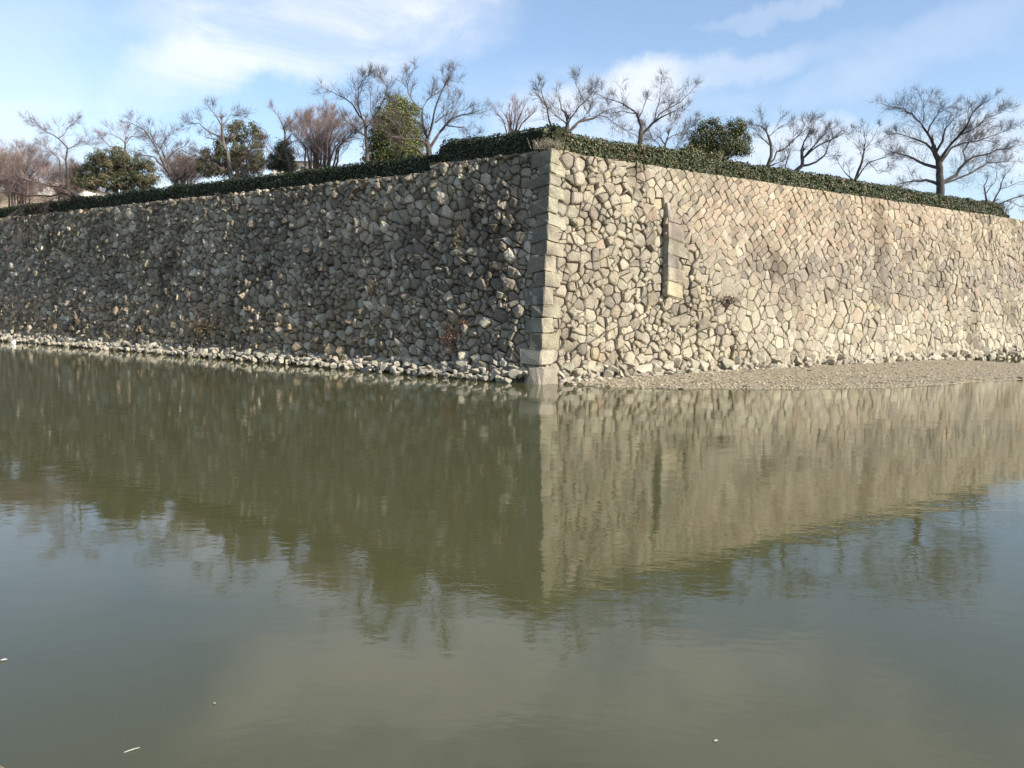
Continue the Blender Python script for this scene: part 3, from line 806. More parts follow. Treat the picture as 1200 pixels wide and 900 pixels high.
# ------------------------------------------------------------------ trees
def top_depth(px, back):
    d = ray(px, 300); k = d[0] / d[1]
    u = U_L if px < 646 else U_R
    # CT + u*s on the line x = k*y
    s = (k * CT[1] - CT[0]) / (u[0] - k * u[1])
    return CT[1] + u[1] * s + back
def unit(v): return v / (np.linalg.norm(v) + 1e-9)
def twig(G, p, d, L, r, lev, rng, c, up=0.15, nch=(5, 4, 3), k=3):
    n = 4 if L > 0.5 else 3
    pts = [p]; q = p; dd = d
    for i in range(n - 1):
        dd = unit(dd + np.array((rng.gauss(0, .075), rng.gauss(0, .075), rng.gauss(0, .065) + up * .3)))
        q = q + dd * L / (n - 1); pts.append(q)
    G.twig(pts, r, c)
    if lev <= 0: return
    m_ = nch[min(lev, len(nch)) - 1]
    m_ = max(1, int(round(m_ * rng.uniform(.7, 1.3))))
    for i in range(m_):
        t = rng.uniform(.22, 1.0); f = t * (n - 1); a = min(int(f), n - 2); b_ = f - a
        s = pts[a] + (pts[a + 1] - pts[a]) * b_
        ax = unit(pts[a + 1] - pts[a])
        side = unit(np.cross(ax, np.array((rng.gauss(0, 1), rng.gauss(0, 1), rng.gauss(0, 1)))))
        ang = rng.uniform(.45, 1.0)
        nd = unit(ax * math.cos(ang) + side * math.sin(ang) + np.array((0, 0, up)))
        twig(G, s, nd, L * rng.uniform(.5, .88) * (1 - .3 * t), max(r * .55, .0055), lev - 1, rng, c, up, nch, k)
BARE_N = [0]
def bare_tree(name, label, cat_group, back, r0, limbs, seed, bark=(0.075, 0.065, 0.06), twigc=(0.11, 0.085, 0.075), dens=1.0, lev=2, tl=1.0, up=0.15, twr=0.014, base=None, spread=0.55, thin=False, fine=2):
    """limbs: pixel polylines (first one the trunk, from the ground up) given a depth of their own; twigs grow from them"""
    rng = random.Random(seed); tl *= .86; dens *= .92
    bx, by = limbs[0][0] if base is None else base
    Y = top_depth(bx, back)
    B = ondepth(bx, by, Y); gz_ = zt - 0.05
    root = empty(name, (B[0], B[1], gz_))
    T, K = Geo(), Geo()
    mpp = Y / FPX
    made = {}
    for li, pl in enumerate(limbs):
        tot = 0; P = []
        slope = 0 if li == 0 else rng.choice((-1, 1)) * rng.uniform(.15, spread)
        # start depth: that of the nearest point already made
        yo = 0.0
        if li and thin: yo = rng.uniform(-.5, .5); rs = r0 * .4
        elif li:
            best = min(made, key=lambda q: math.dist(q, pl[0])); yo = made[best][0]; rs = min(made[best][1] * .66, r0 * .38) if not thin else r0 * .4
        else: rs = r0
        for i, q in enumerate(pl):
            if i: tot += math.dist(q, pl[i - 1]) * mpp
            P.append(ondepth(q[0], q[1], Y + yo + slope * tot + (rng.gauss(0, .05) if i else 0)))
        if li == 0: P = [np.array((P[0][0], P[0][1], gz_))] + P
        n = len(P); end = .45 if li == 0 else .13
        rr = [max(rs * (1 - (1 - end) * i / (n - 1)), .012) for i in range(n)]
        if li == 0: rr[0] *= 1.25
        # wobble mid points: insert between
        Q, RR = [P[0]], [rr[0]]
        for i in range(1, n):
            L = np.linalg.norm(P[i] - P[i - 1])
            if L > .5:
                Q.append((P[i] + P[i - 1]) / 2 + np.array((rng.gauss(0, .045), rng.gauss(0, .06), rng.gauss(0, .045))) * min(L, 1.5)); RR.append((rr[i] + rr[i - 1]) / 2)
            Q.append(P[i]); RR.append(rr[i])
        if li == 0:
            tube(T, Q, RR, 7, jit(bark, rng, .1)); trunk = T.build('trunk', M_BARK, root, smooth=True)
        else:
            Lm = Geo(); tube(Lm, Q, RR, 7, jit(bark, rng, .1)); Lm.build('limb', M_BARK, trunk, True, np.array(root.location))
        off = 1 if li == 0 else 0
        tot = 0
        for i, q in enumerate(pl):
            if i: tot += math.dist(q, pl[i - 1]) * mpp
            made[(q[0] + rng.random() * 1e-3, q[1])] = (yo + slope * tot, rr[i + off])
            if i:
                mid = ((q[0] + pl[i - 1][0]) / 2, (q[1] + pl[i - 1][1]) / 2); made[mid] = (yo + slope * (tot - math.dist(q, mid) * mpp), rr[i + off])
        # twigs along the limb
        total = sum(np.linalg.norm(Q[i + 1] - Q[i]) for i in range(len(Q) - 1))
        acc = 0
        for i in range(len(Q) - 1):
            seg = Q[i + 1] - Q[i]; L = np.linalg.norm(seg); ax = unit(seg)
            cnt = L * 4.6 * dens
            if li == 0: cnt *= 0.0 if i < 2 else 0.4
            cnt = int(cnt) + (rng.random() < cnt - int(cnt))
            for _ in range(cnt):
                t = rng.random(); f = (acc + t * L) / total
                if li and f < .12: continue
                side = unit(np.cross(ax, np.array((rng.gauss(0, 1), rng.gauss(0, 1), rng.gauss(0, 1)))))
                ang = rng.uniform(.5, 1.1)
                nd = unit(ax * math.cos(ang) + side * math.sin(ang) + np.array((0, 0, up * 1.3)))
                LL = tl * rng.uniform(.5, 1.25) * (1.05 - .45 * f)
                twig(K, Q[i] + seg * t, nd, LL, twr * .7 * rng.uniform(.7, 1.3), max(lev - 1, 1), rng, jit(twigc, rng, .2, .05), up)
            acc += L
        if li and lev > 1:
            for _ in range(int(total * 1.5 * dens) + 1):
                t = rng.uniform(.15, .95); f_ = t * (len(Q) - 1); a_ = min(int(f_), len(Q) - 2)
                ax = unit(Q[a_ + 1] - Q[a_]); side = unit(np.cross(ax, np.array((rng.gauss(0, 1), rng.gauss(0, 1), rng.gauss(0, 1))))); ang = rng.uniform(.45, .95)
                twig(K, Q[a_] + (Q[a_ + 1] - Q[a_]) * (f_ - a_), unit(ax * math.cos(ang) + side * math.sin(ang) + np.array((0, 0, up))), tl * rng.uniform(1.0, 1.7) * (1.2 - .75 * t), min(twr * 1.35, RR[a_] * .5), 2, rng, jit(mixc(bark, twigc, .5), rng, .2, .05), up, (4, 5, 5))
        twig(K, Q[-1], unit(Q[-1] - Q[-2]), tl * .55, max(RR[-1] * .8, .01), lev, rng, jit(twigc, rng, .2), up)
    K.sprout(fine, .25 * tl, .6 * tl, .0048, up, seed); K.build('crown', M_BARK, root)
    tag(root, label, 'tree', cat_group)
    return root
GB = 'bare trees on the rampart'
DK, DKT = (0.085, 0.075, 0.066), (0.14, 0.115, 0.10)
bare_tree('bare_tree', 'large spreading leafless tree with thick dark trunk behind the right hedge', GB, 4.5, .33,
 [[(1100, 240), (1102, 213), (1101.5, 197), (1099.5, 187), (1094, 170)], [(1094, 170), (1087, 156), (1078, 143), (1069, 133), (1059, 127), (1034, 122)], [(1100, 189), (1110, 175), (1124, 159), (1135, 143), (1142, 129), (1160, 117)],
  [(1103, 190), (1115, 173), (1128, 168), (1146, 165), (1169, 157), (1190, 149)], [(1104, 214), (1121, 205), (1131, 191), (1151, 182), (1169, 175), (1190, 170)], [(1105, 215), (1128, 207), (1147, 197), (1165, 190), (1188, 189)],
  [(1100, 197), (1085, 193), (1071, 186), (1057, 181), (1037, 175)], [(1100, 216), (1085, 211), (1071, 212), (1052, 216)], [(1095, 179), (1085, 168), (1067, 161), (1048, 156)], [(1087, 156), (1094, 141), (1099, 133), (1114, 124)],
  [(1080, 146), (1083, 133), (1082, 120), (1090, 114)], [(1124, 159), (1140, 152), (1156, 138), (1178, 130)], [(1131, 191), (1128, 178), (1140, 160), (1150, 150)], [(1097, 178), (1104, 166), (1108, 150), (1118, 138)]],
 101, DK, DKT, 1.5, 2, 1.05, .10, .012)
bare_tree('bare_tree', 'low leafless tree with slanting limbs at the far end of the right hedge', GB, 3.5, .22,
 [[(1156, 250), (1157, 243), (1163, 238)], [(1157, 243), (1155, 229), (1153, 218), (1157, 208)], [(1163, 239), (1172, 222), (1178, 205), (1184, 198)], [(1171, 222), (1195, 213), (1215, 210)], [(1160, 243), (1178, 236), (1200, 229), (1222, 222)], [(1180, 236), (1196, 242), (1215, 243)], [(1156, 226), (1166, 214), (1168, 200)]],
 102, DK, DKT, 0.9, 1, .8, .12)
bare_tree('bare_tree', 'slim crooked leafless tree left of the largest bare tree', GB, 3.5, .13,
 [[(1001, 222), (1001, 214), (1006, 200), (1012, 180)], [(1012, 180), (1014, 168), (1012, 150)], [(1004, 210), (1018, 190), (1032, 186), (1046, 180)], [(1008, 195), (1014, 174), (1028, 152)], [(1003, 214), (990, 202), (982, 190)], [(1018, 190), (1030, 204), (1040, 196)]],
 103, DK, DKT, 0.8, 2, .7, .15, .010)
bare_tree('bare_tree', 'leafless tree with pale upright stem and one long slanting branch, behind right hedge', GB, 4, .15,
 [[(898, 205), (899, 197), (904, 182), (900, 158)], [(900, 158), (892, 148), (886, 146)], [(901, 160), (910, 152), (922, 145)], [(901, 193), (910, 178), (928, 166), (944, 152), (958, 140)], [(899, 196), (908, 192), (913, 190)], [(902, 170), (893, 162), (887, 155)]],
 104, (0.10, 0.088, 0.078), DKT, 1.0, 2, .8, .12, .011)
bare_tree('bare_tree', 'leafless tree of several forked dark limbs, beside the one with the slanting branch', GB, 3.6, .19,
 [[(931, 208), (932, 201), (940, 194), (941, 184)], [(941, 194), (956, 190), (968, 180), (972, 166), (980, 158)], [(940, 192), (939, 176), (947, 158), (951, 148)], [(943, 184), (960, 170), (982, 160), (991, 155)], [(930, 203), (920, 196), (926, 176)], [(941, 186), (953, 172), (966, 158), (975, 150)]],
 105, DK, DKT, 1.15, 2, .75, .15, .011)
bare_tree('bare_tree', 'bare tree with two long cut-off limbs rising right, behind the sunlit hedge', GB, 3.6, .19,
 [[(748, 180), (749, 172), (751, 155), (749, 141)], [(749, 141), (743, 130), (732, 123), (720, 118), (700, 110)], [(748, 139), (752, 132), (755, 124)], [(751, 158), (766, 143), (780, 135), (798, 126)], [(768, 141), (778, 130), (797, 120), (804, 113), (810, 107)], [(767, 142), (769, 130), (773, 116), (775, 95)], [(745, 133), (730, 130), (718, 132)]],
 106, DK, DKT, 0.8, 2, .85, .12, .010)
bare_tree('bare_tree', 'thin many-stemmed bare sapling between the cut-limbed tree and round evergreen', GB, 3.0, .09,
 [[(778, 182), (779, 172), (782, 162)], [(782, 163), (795, 157), (808, 150)], [(780, 170), (772, 160), (766, 165)], [(782, 163), (784, 148), (796, 135)], [(779, 172), (788, 178), (800, 160), (815, 140)], [(776, 176), (764, 162), (757, 150)]],
 107, DK, DKT, 0.9, 2, .7, .2, .009)
bare_tree('bare_tree', 'pruned leafless tree with forked snag just right of the wall corner', GB, 3.2, .20,
 [[(662, 166), (664, 157), (665, 145)], [(665, 146), (662, 132), (657, 122), (655, 112)], [(665, 146), (669, 138), (678, 126), (685, 119), (679, 108), (674, 97)], [(685, 119), (690, 113), (695, 106)], [(664, 157), (678, 143), (695, 139), (707, 131), (724, 126)], [(702, 135), (712, 138), (722, 146), (747, 160)], [(660, 160), (647, 151), (641, 126), (633, 102)], [(679, 142), (691, 135), (682, 122)], [(666, 148), (655, 138), (645, 130)]],
 108, DK, DKT, 0.75, 2, .8, .15, .010)
RD, RDT = (0.12, 0.085, 0.075), (0.20, 0.125, 0.11)
def fan(cx, by, x0, x1, ytop, n, seed):
    r = random.Random(seed); out = [[(cx, by + 6), (cx, by), (cx + r.uniform(-1, 1), by - 4)]]
    for i in range(n):
        t = (i + .5) / n; x = x0 + (x1 - x0) * t + r.uniform(-3, 3); e = ytop + abs(t - .5) * 2 * (by - ytop) * .35 + r.uniform(-4, 6)
        out.append([(cx + (t - .5) * .34 * (x1 - x0), by + 9), (cx + (x - cx) * .45 + r.uniform(-2, 2), by + (e - by) * .5), (x, e)])
    return out
bare_tree('bare_tree', 'small reddish leafless bush rising over the hedge left of the corner', GB, 4.0, .10, fan(600, 156, 583, 628, 122, 9, 4), 109, RD, RDT, 0.9, 1, .7, .3, .008, thin=True)
GY, GYT = (0.095, 0.08, 0.07), (0.135, 0.105, 0.092)
bare_tree('bare_tree', 'tall leafless tree with curving branches in front of the tall conifer', GB, 3.0, .22,
 [[(503, 196), (503, 183), (502, 173), (500, 163)], [(503, 174), (512, 160), (522, 147), (532, 138), (552, 133), (566, 128)], [(501, 163), (507, 142), (513, 118), (520, 102), (528, 87)], [(500, 168), (496, 148), (495, 127), (507, 112), (519, 104)], [(495, 128), (485, 120), (478, 110), (482, 86)], [(501, 170), (488, 163), (473, 163), (458, 160), (443, 150)], [(499, 185), (490, 175), (473, 168)], [(510, 144), (528, 132), (537, 118)], [(497, 150), (480, 140), (463, 130), (455, 118)], [(523, 147), (545, 150), (552, 160)]],
 110, GY, GYT, 1.05, 2, .85, .16, .011)
bare_tree('bare_tree', 'leafless tree with thin pale trunk at the left side of the tall conifer', GB, 4.0, .17,
 [[(430, 206), (430, 195), (430, 170), (428, 145)], [(428, 146), (420, 125), (420, 103), (430, 88)], [(427, 142), (413, 122), (397, 112), (383, 105)], [(430, 172), (445, 161), (458, 163)], [(429, 150), (447, 122), (455, 103), (448, 92)], [(430, 178), (440, 168), (437, 140), (434, 112)], [(429, 160), (415, 148), (405, 142)]],
 111, GY, GYT, 1.2, 2, .9, .16, .010)
PK, PKT = (0.16, 0.12, 0.105), (0.23, 0.165, 0.15)
bare_tree('bare_tree', 'dense pinkish leafless thicket tree between small pine and thin pale trunk', GB, 5.0, .18, fan(375, 196, 335, 425, 130, 15, 6), 112, PK, PKT, 1.3, 2, .9, .22, .010, spread=.5, thin=True)
bare_tree('bare_tree', 'slender grey leafless tree above the small dark pine', GB, 4.2, .12,
 [[(340, 208), (340, 198), (335, 180), (334, 160)], [(334, 160), (329, 142), (322, 130)], [(335, 166), (344, 152), (355, 142)], [(337, 190), (325, 186), (316, 170)], [(334, 172), (345, 165), (352, 176)]], 113, GY, PKT, 1.0, 2, .8, .15, .010)
bare_tree('bare_tree', 'pale leafless tree with wide flat top in front of the bushy reddish pine', GB, 2.6, .17,
 [[(271, 222), (271, 212), (268, 188), (262, 168), (260, 146)], [(260, 148), (253, 136), (246, 127)], [(262, 162), (246, 155), (233, 144), (221, 146)], [(266, 205), (249, 190), (233, 184), (211, 175)], [(272, 215), (281, 210), (290, 182), (303, 162)], [(260, 148), (270, 134), (282, 136)], [(264, 175), (258, 165), (240, 160)], [(272, 212), (285, 195), (308, 190)]],
 114, (0.13, 0.112, 0.096), GYT, 1.0, 2, .8, .15, .011)
bare_tree('bare_tree', 'leafless tree leaning left with long bent trunk beside the broad pine', GB, 3.4, .19,
 [[(214, 232), (211, 219), (194, 197), (188, 184)], [(190, 190), (183, 173), (170, 153), (158, 146), (147, 143)], [(194, 197), (181, 184), (163, 181)], [(200, 205), (193, 184), (180, 165), (176, 150)], [(205, 212), (216, 206), (217, 196)], [(192, 190), (204, 178), (218, 172)], [(186, 178), (195, 160), (205, 155)]],
 115, GY, GYT, 1.1, 2, .9, .15, .011)
bare_tree('bare_tree', 'upright leafless tree rising behind the broad pine', GB, 9.0, .15,
 [[(147, 222), (147, 200), (147, 181), (147, 168)], [(147, 170), (140, 162), (122, 156)], [(147, 169), (153, 160), (168, 160)], [(147, 175), (130, 172), (118, 160)], [(147, 172), (147, 160), (145, 152)]], 116, GY, PKT, 1.2, 2, .9, .12, .011)
bare_tree('bare_tree', 'leafless tree leaning far out left over the shaded wall', GB, 1.6, .27,
 [[(112, 246), (104, 236), (82, 223), (70, 217)], [(72, 218), (46, 214), (18, 205), (-10, 214)], [(96, 234), (73, 226), (60, 230), (33, 230), (0, 222)], [(79, 219), (77, 188), (79, 173), (68, 162), (55, 155), (34, 140)], [(73, 217), (70, 188), (60, 177), (50, 170)], [(68, 162), (78, 152), (88, 143)], [(46, 214), (40, 195), (28, 185)], [(79, 175), (95, 165), (105, 170)], [(60, 216), (55, 195), (45, 180)], [(20, 206), (15, 190), (5, 180)]],
 117, GY, PKT, 1.25, 2, .95, .12, .012)
bare_tree('bare_tree', 'pale drooping twigs of a shrub hanging over the far left wall', GB, 0.35, .05,
 [[(70, 246), (64, 231), (58, 237)], [(64, 231), (48, 247), (33, 268), (24, 288)], [(62, 233), (52, 246), (42, 262), (38, 284)], [(45, 232), (30, 242), (16, 256), (6, 268)], [(58, 238), (40, 250), (22, 272), (12, 292)], [(35, 236), (15, 250), (-4, 262)]],
 118, (0.24, 0.205, 0.17), (0.21, 0.16, 0.14), 1.2, 1, .7, -0.12, .009, spread=.2)
for i, (cx, by, x0, x1, yt, lb) in enumerate([(22, 240, -15, 62, 172, 'brown leafless thicket tree behind the leaning tree at the left edge'), (-20, 250, -60, 25, 165, 'leafless thicket tree cut by the left edge of the photo'), (78, 240, 48, 112, 196, 'brown leafless bush between the leaning tree and the broad pine'), (215, 222, 190, 245, 190, 'low brown leafless bush between the two larger pines')]):
    bare_tree('bare_tree', lb, GB, 8.0 if i < 2 else 6.5, .15, fan(cx, by, x0, x1, yt, 12, 20 + i), 120 + i, (0.14, 0.105, 0.09), (0.20, 0.145, 0.125), 1.8, 2, 1.05, .2, .011, spread=.5, thin=True)
bare_tree('bare_tree', 'low grey leafless shrub poking over the hedge at the far right', GB, 1.2, .05, fan(1176, 252, 1160, 1192, 236, 7, 33), 131, GY, GYT, 0.9, 1, .5, .25, .008)

# evergreens: limbs carrying many small leaf clumps
def evergreen(name, label, base_px, back, trunk_r, lobes, seed, cols, leaf=.10, clumps=1.0, needle=False, trunk_px=None):
    rng = random.Random(seed); nrs = np.random.RandomState(seed)
    Y = top_depth(base_px[0], back); mpp = Y / FPX
    B = ondepth(base_px[0], base_px[1], Y)
    root = empty(name, (B[0], B[1], zt - .05))
    T, K = Geo(), Geo()
    top = ondepth(lobes[0][0], lobes[0][1], Y)
    g0 = np.array((B[0], B[1], zt - .05)); mid = (g0 + top) / 2 + np.array((rng.gauss(0, .15), rng.gauss(0, .15), 0))
    tube(T, [g0, g0 * .6 + mid * .4, mid, top], [trunk_r * 1.15, trunk_r, trunk_r * .8, trunk_r * .3], 8, (0.09, 0.07, 0.055))
    for (lx, ly, rx, rz) in lobes:
        c = ondepth(lx, ly, Y + rng.uniform(-.35, .35) * rx * mpp)
        RX, RZ = rx * mpp, rz * mpp; RY = RX * rng.uniform(.75, 1.0)
        tube(T, [mid, (mid + c) / 2 + np.array((0, 0, -.1)), c], [trunk_r * .45, trunk_r * .3, .02], 5, (0.09, 0.07, 0.055))
        vol = RX * RY * RZ
        ncl = int(58 * clumps * max(vol, .3) ** .72)
        for _ in range(ncl):
            v = unit(np.array((rng.gauss(0, 1), rng.gauss(0, 1), rng.gauss(0, 1)))); rr = rng.uniform(.3, 1) ** .5 * rng.uniform(.80, 1.20)
            q = c + v * np.array((RX, RY, RZ)) * rr
            cs = rng.uniform(.13, .34)
            cc = rng.choice(cols); cc = jit(cc, rng, .25, .06)
            tube(T, [c + (q - c) * .45, q], [.015, .006], 3, (0.07, 0.055, 0.04))
            N = 44
            w_ = nrs.normal(0, 1, (N, 3)) * np.array((1, 1, .8)) * cs * .6
            nrm = w_ / (np.linalg.norm(w_, axis=1, keepdims=True) + 1e-9) + v * .35 + np.array((0, 0, .25))
            K.lfa.append((q + w_, nrm, leaf * nrs.uniform(.6, 1.2, N), np.array(cc) * nrs.uniform(.8, 1.2, (N, 1)), .2 if needle else .5))
    if K.lfa:
        L_ = K.lfa; K.lfa = [(np.concatenate([t[0] for t in L_]), np.concatenate([t[1] for t in L_]), np.concatenate([t[2] for t in L_]), np.concatenate([t[3] for t in L_]), L_[0][4])]
    T.build('trunk', M_BARK, root); K.build('crown', M_LEAF, root)
    tag(root, label, 'tree', 'evergreens on the rampart'); return root
evergreen('pine_tree', 'broad low olive pine with reddish right side on the left wall', (136, 232), 5.5, .16,
          [(132, 186, 22, 12), (102, 203, 16, 12), (120, 196, 20, 14), (150, 192, 22, 14), (168, 203, 16, 15), (112, 214, 22, 10), (145, 211, 30, 15), (172, 214, 13, 10), (94, 211, 9, 6)], 201,
          [(0.105, 0.11, 0.05), (0.135, 0.127, 0.062), (0.08, 0.09, 0.043), (0.155, 0.12, 0.075)], .12, 1.0, True)
evergreen('pine_tree', 'bushy two-headed pine with reddish twigs, behind the pale flat-topped tree', (280, 215), 5.5, .15,
          [(277, 152, 13, 10), (297, 157, 12, 11), (268, 172, 18, 16), (292, 176, 18, 16), (262, 192, 18, 14), (284, 195, 24, 15), (240, 184, 8, 8), (243, 199, 15, 9), (300, 190, 10, 13)], 202,
          [(0.10, 0.106, 0.05), (0.13, 0.122, 0.06), (0.075, 0.086, 0.042), (0.16, 0.12, 0.078)], .12, 1.0, True)
evergreen('pine_tree', 'small dark pine with a tufted head left of the pinkish thicket', (331, 205), 5.5, .09,
          [(331, 174, 8, 9), (326, 184, 8, 6), (337, 182, 8, 8), (322, 194, 8, 5), (338, 196, 9, 6)], 203, [(0.055, 0.07, 0.032), (0.08, 0.09, 0.04)], .10, 1.2, True)
evergreen('conifer_tree', 'tall dense olive green conifer with rounded top behind the left hedge', (463, 198), 6.0, .22,
          [(466, 121, 12, 10), (455, 133, 17, 14), (478, 133, 16, 14), (465, 146, 29, 15), (447, 158, 19, 16), (482, 158, 18, 16), (463, 168, 31, 16), (443, 180, 18, 13), (482, 178, 19, 15), (462, 186, 30, 10)], 204,
          [(0.135, 0.155, 0.045), (0.175, 0.185, 0.06), (0.10, 0.12, 0.038)], .058, 1.75)
evergreen('evergreen_tree', 'round dark broadleaf evergreen with lobed crown behind the right hedge', (856, 196), 4.5, .17,
          [(833, 149, 15, 9), (862, 150, 12, 10), (820, 160, 13, 10), (842, 161, 18, 10), (867, 163, 12, 12), (830, 172, 16, 10), (851, 172, 18, 10), (818, 170, 10, 8), (869, 174, 10, 7), (840, 180, 16, 8)], 205,
          [(0.075, 0.086, 0.032), (0.11, 0.105, 0.036), (0.055, 0.066, 0.028)], .055, 1.8)
evergreen('evergreen_bush', 'small yellow-green bush behind the hedge left of the round evergreen', (808, 196), 2.4, .05,
          [(806, 180, 8, 5), (815, 183, 9, 5), (798, 184, 6, 4), (838, 186, 7, 4)], 206, [(0.12, 0.12, 0.045), (0.09, 0.10, 0.04)], .07, 1.2)

# ------------------------------------------------------------------ dry shrubs growing from the left wall's joints
def wall_weed(label, side, px, py, w_, h_, n, cols, seed):
    rng = random.Random(seed)
    # find s, z on the wall for this pixel
    best = (1e9, 10.0, 4.0); ds, dz = 20.0, 4.0
    for it in range(9):
        _, s_c, z_c = best
        for a in np.linspace(-1, 1, 9):
            for c in np.linspace(-1, 1, 7):
                s, z = max(0.2, s_c + a * ds), min(max(0.2, z_c + c * dz), 9.3)
                q = proj(wall(side, s, z, 0)); e = (q[0] - px) ** 2 + (q[1] - py) ** 2
                if e < best[0]: best = (e, s, z)
        ds *= .45; dz *= .5
    _, s, z = best
    P = wall(side, s, z, 0.05); u, n_ = (U_L, N_L) if side == 'L' else (U_R, N_R)
    root = empty('dry_shrub', tuple(P)); S, K = Geo(), Geo()
    for _ in range(n):
        d = u * rng.gauss(0, w_) + n_ * abs(rng.gauss(.18, .1)) + np.array((0, 0, rng.gauss(0, h_)))
        tube(S, [P, P + d * .5 + np.array((0, 0, .05)), P + d], [.012, .008, .003], 3, (0.16, 0.10, 0.07))
        for _ in range(7):
            leaf_quad(K, P + d * rng.uniform(.5, 1.05) + np.array([rng.gauss(0, .06) for _ in range(3)]), n_, rng.uniform(.03, .07), jit(rng.choice(cols), rng, .25), rng)
    S.build('stems', M_BARK, root); K.build('leaves', M_LEAF, root); tag(root, label, 'shrub', 'dry shrubs rooted in the wall joints')
RDL = [(0.27, 0.13, 0.08), (0.22, 0.15, 0.09), (0.30, 0.18, 0.12)]
wall_weed('reddish dry shrub low on the shaded wall near the corner', 'L', 531, 397, .28, .38, 70, RDL, 1)
wall_weed('small reddish dry shrub above the larger one on the shaded wall', 'L', 545, 378, .14, .2, 25, RDL, 2)
wall_weed('tan dry grass clump near the foot of the shaded wall', 'L', 238, 385, .75, .45, 90, [(0.30, 0.22, 0.11), (0.25, 0.2, 0.11)], 3)
wall_weed('small dry weed in the middle of the shaded wall', 'L', 440, 338, .12, .35, 30, [(0.27, 0.19, 0.12), (0.20, 0.15, 0.09)], 4)
wall_weed('tall thin dry weed high on the shaded wall', 'L', 541, 285, .08, .5, 30, [(0.22, 0.2, 0.12), (0.25, 0.18, 0.1)], 5)
wall_weed('dark brown weed tuft low in the sunlit wall below the old joint', 'R', 852, 352, .32, .10, 45, [(0.13, 0.10, 0.07), (0.18, 0.14, 0.09)], 6)

# ------------------------------------------------------------------ bank and buildings far behind on the left
V, F = [], []
for i in range(31):
    x = -190 + i * 5.2; h_ = 4.6 * sstep(-34, -52, x) if x > -52 else 4.6
    h_ = 7.3 * (1 - sstep(-61, -46, x))
    for j in range(9):
        y = 84 + j * 6; V.append((x, y, zt - .1 + (h_ + .35 * nz(x, y, 3, .1)) * sstep(84, 104, y)))
for i in range(30):
    for j in range(8): F.append((i * 9 + j, (i + 1) * 9 + j, (i + 1) * 9 + j + 1, i * 9 + j + 1))
o = mesh_obj('earth_slope', V, F, M_EARTH, smooth=True); o['kind'] = 'structure'
def box(G, x0, x1, y0, y1, z0, z1, c):
    G.add([(x0, y0, z0), (x1, y0, z0), (x1, y1, z0), (x0, y1, z0), (x0, y0, z1), (x1, y0, z1), (x1, y1, z1), (x0, y1, z1)],
          [(0, 3, 2, 1), (4, 5, 6, 7), (0, 1, 5, 4), (1, 2, 6, 5), (2, 3, 7, 6), (3, 0, 4, 7)], c)
def house(label, x0, x1, py_base, py_top, Y, depth, wallc, roofc, nwin, group='buildings far behind the left wall'):
    a = ondepth(x0, py_base, Y); b_ = ondepth(x1, py_top, Y); zb = a[2]; zt_ = b_[2]
    X0, X1 = a[0], b_[0]
    root = empty('white_building', (X0, Y, zb - 1.2)); H_ = zt_ - zb
    G = Geo(); box(G, X0, X1, Y, Y + depth, zb - 1.2, zb + H_ * .66, wallc); G.build('wall', M_PLAIN, root)
    G = Geo(); e = .5
    z0_, z1_ = zb + H_ * .66, zb + H_
    G.add([(X0 - e, Y - e, z0_), (X1 + e, Y - e, z0_), (X1 + e, Y + depth + e, z0_), (X0 - e, Y + depth + e, z0_), (X0 + .6, Y + depth / 2, z1_), (X1 - .6, Y + depth / 2, z1_)],
          [(0, 3, 2, 1), (0, 1, 5, 4), (1, 2, 5), (2, 3, 4, 5), (3, 0, 4)], roofc)
    G.build('roof', M_PLAIN, root)
    wv = (X1 - X0) / (nwin * 2 + 1)
    for i in range(nwin):
        G = Geo(); xx = X0 + wv * (2 * i + 1); box(G, xx, xx + wv * .8, Y - .03, Y + .05, zb + H_ * .15, zb + H_ * .42, (0.06, 0.065, 0.07)); G.build('window', M_PLAIN, root)
    tag(root, label, 'building', group)
house('long low white building behind bare branches at the left edge', -40, 56, 226, 209, 106, 8, (0.62, 0.59, 0.52), (0.15, 0.135, 0.12), 9)
house('small cream house with grey roof left of the broad pine', 64, 98, 234, 212, 98, 7, (0.74, 0.70, 0.60), (0.17, 0.165, 0.17), 2)
house('white house with dark roof glimpsed behind the small dark pine', 318, 366, 205, 182, 74, 7, (0.72, 0.68, 0.60), (0.13, 0.12, 0.12), 3)

# ------------------------------------------------------------------ small things on the water, near bank
rs = random.Random(4)
def floating(name, label, cat, px, py, V2, c, thick=.004):
    P = onz(px, py, 0); root = None
    V = [(P[0] + x, P[1] + y, .004 + z) for x, y, z in V2]; n_ = len(V)
    V += [(x, y, z + thick) for x, y, z in V]
    F = [tuple(range(n_))[::-1], tuple(range(n_, 2 * n_))] + [(i, (i + 1) % n_, n_ + (i + 1) % n_, n_ + i) for i in range(n_)]
    o = mesh_obj(name, V, F, M_PLAIN, None, [c] * len(V), origin=P); tag(o, label, cat, 'litter floating on the moat'); return o
floating('floating_feather', 'pale curved feather floating at the lower left', 'feather', 155, 880, [(-.045, -.03, 0), (-.02, -.004, .002), (.01, .012, .006), (.045, .018, .01), (.012, .004, .006), (-.018, -.012, .002)], (0.55, 0.53, 0.48))
floating('floating_leaf', 'small pale leaf floating at the left edge of the water', 'leaf', 4, 774, [(-.03, -.012, 0), (0, -.02, .004), (.035, 0, .006), (0, .02, .004)], (0.55, 0.53, 0.48))
floating('floating_leaf', 'tiny white leaf floating at the bottom right of centre', 'leaf', 838, 869, [(-.014, -.007, 0), (.0, -.013, .004), (.02, -.003, .008), (.004, .011, .004)], (0.62, 0.6, 0.57))
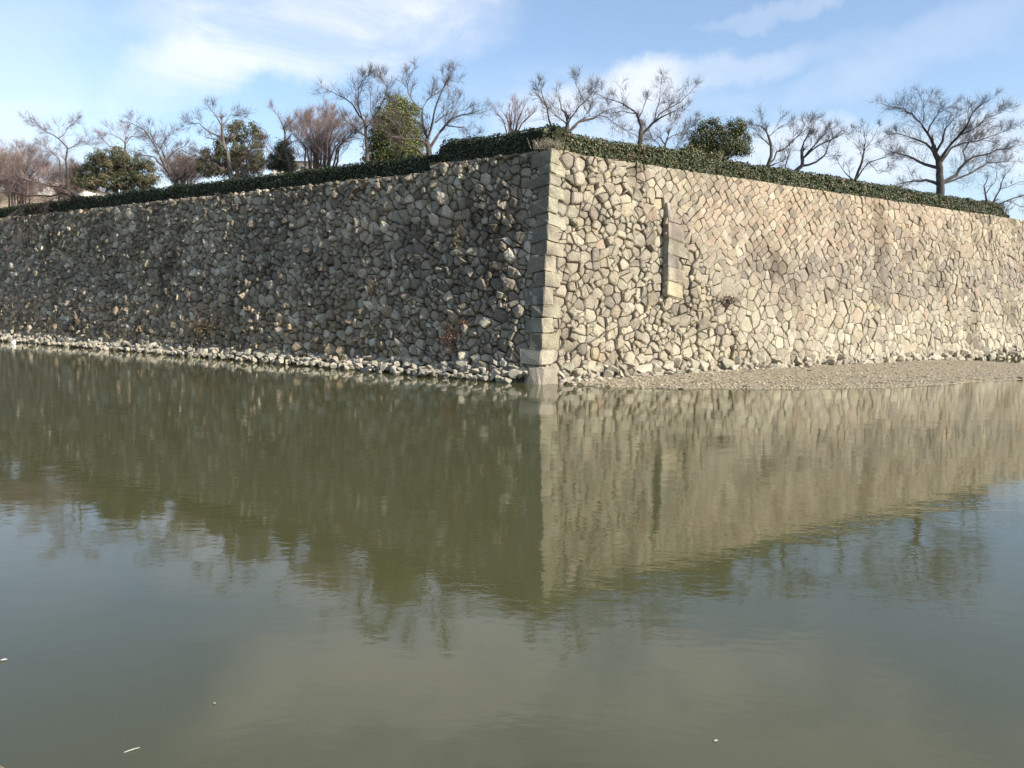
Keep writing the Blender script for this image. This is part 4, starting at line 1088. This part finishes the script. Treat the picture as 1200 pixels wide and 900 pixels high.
floating('floating_leaf', 'faint grey leaf floating left of the cloud reflection', 'leaf', 251, 825, [(-.011, -.006, 0), (.0, -.010, .003), (.014, 0, .004), (.0, .010, .003)], (0.34, 0.33, 0.29))
# white stone at the far left waterline
V, F = rock(rs, .17, .14, .26, 14); P = onz(15.5, 401.5, 0.12)
o = mesh_obj('white_stone', [P + v for v in V], F, M_FOOT, None, [(0.82, 0.82, 0.8)] * len(V), origin=P); tag(o, 'bright white stone at the waterline of the far left wall foot', 'stone')
# near bank: ground the photographer stands on, its kerb just entering the lower left corner
ke = [onz(-150, 790, 1.62), onz(-2, 894, 1.62), onz(9, 903, 1.62)]
ke = [np.array((-12, 7.5, 1.62)), ke[1], ke[2], np.array((-1.0, 1.4, 1.62)), np.array((12, 0.9, 1.62))]
V = [(p[0], p[1], 1.60) for p in ke] + [(12, -40, 1.60), (-12, -40, 1.60)]
V += [(x, y, -1.2) for x, y, z in V]
n_ = 7
F = [tuple(range(n_)), tuple(range(n_, 2 * n_))[::-1]] + [(i, n_ + i, n_ + (i + 1) % n_, (i + 1) % n_) for i in range(n_)]
o = mesh_obj('near_bank', V, F, M_EARTH); o['kind'] = 'structure'
root = empty('stone_kerb', tuple(ke[1])); tag(root, 'tan stone kerb just showing in the lower left corner', 'kerb')
rk = random.Random(2)
for i in range(len(ke) - 1):
    a, c = ke[i], ke[i + 1]; L = np.linalg.norm(c - a); d = (c - a) / L; nn = np.array((d[1], -d[0], 0)); nn = nn if nn[1] < 0 else -nn
    k = max(1, int(L / .9))
    for j in range(k):
        p, q = a + d * L * j / k, a + d * (L * (j + 1) / k - .006)
        def fn(bm, p=p, q=q):
            lo = [bm.verts.new(tuple(v) ) for v in (p + (0, 0, -.1), q + (0, 0, -.1), q + nn * .35 + (0, 0, -.1), p + nn * .35 + (0, 0, -.1))]
            hi = [bm.verts.new(tuple(v)) for v in (p, q, q + nn * .35, p + nn * .35)]
            bm.faces.new(lo); bm.faces.new(hi)
            for t in range(4): bm.faces.new((lo[t], lo[(t + 1) % 4], hi[(t + 1) % 4], hi[t]))
        if np.linalg.norm(q - p) > .05: block('kerb_block', fn, root, jit((0.46, 0.38, 0.24), rk, .06), M_QUOIN, .012, rk)
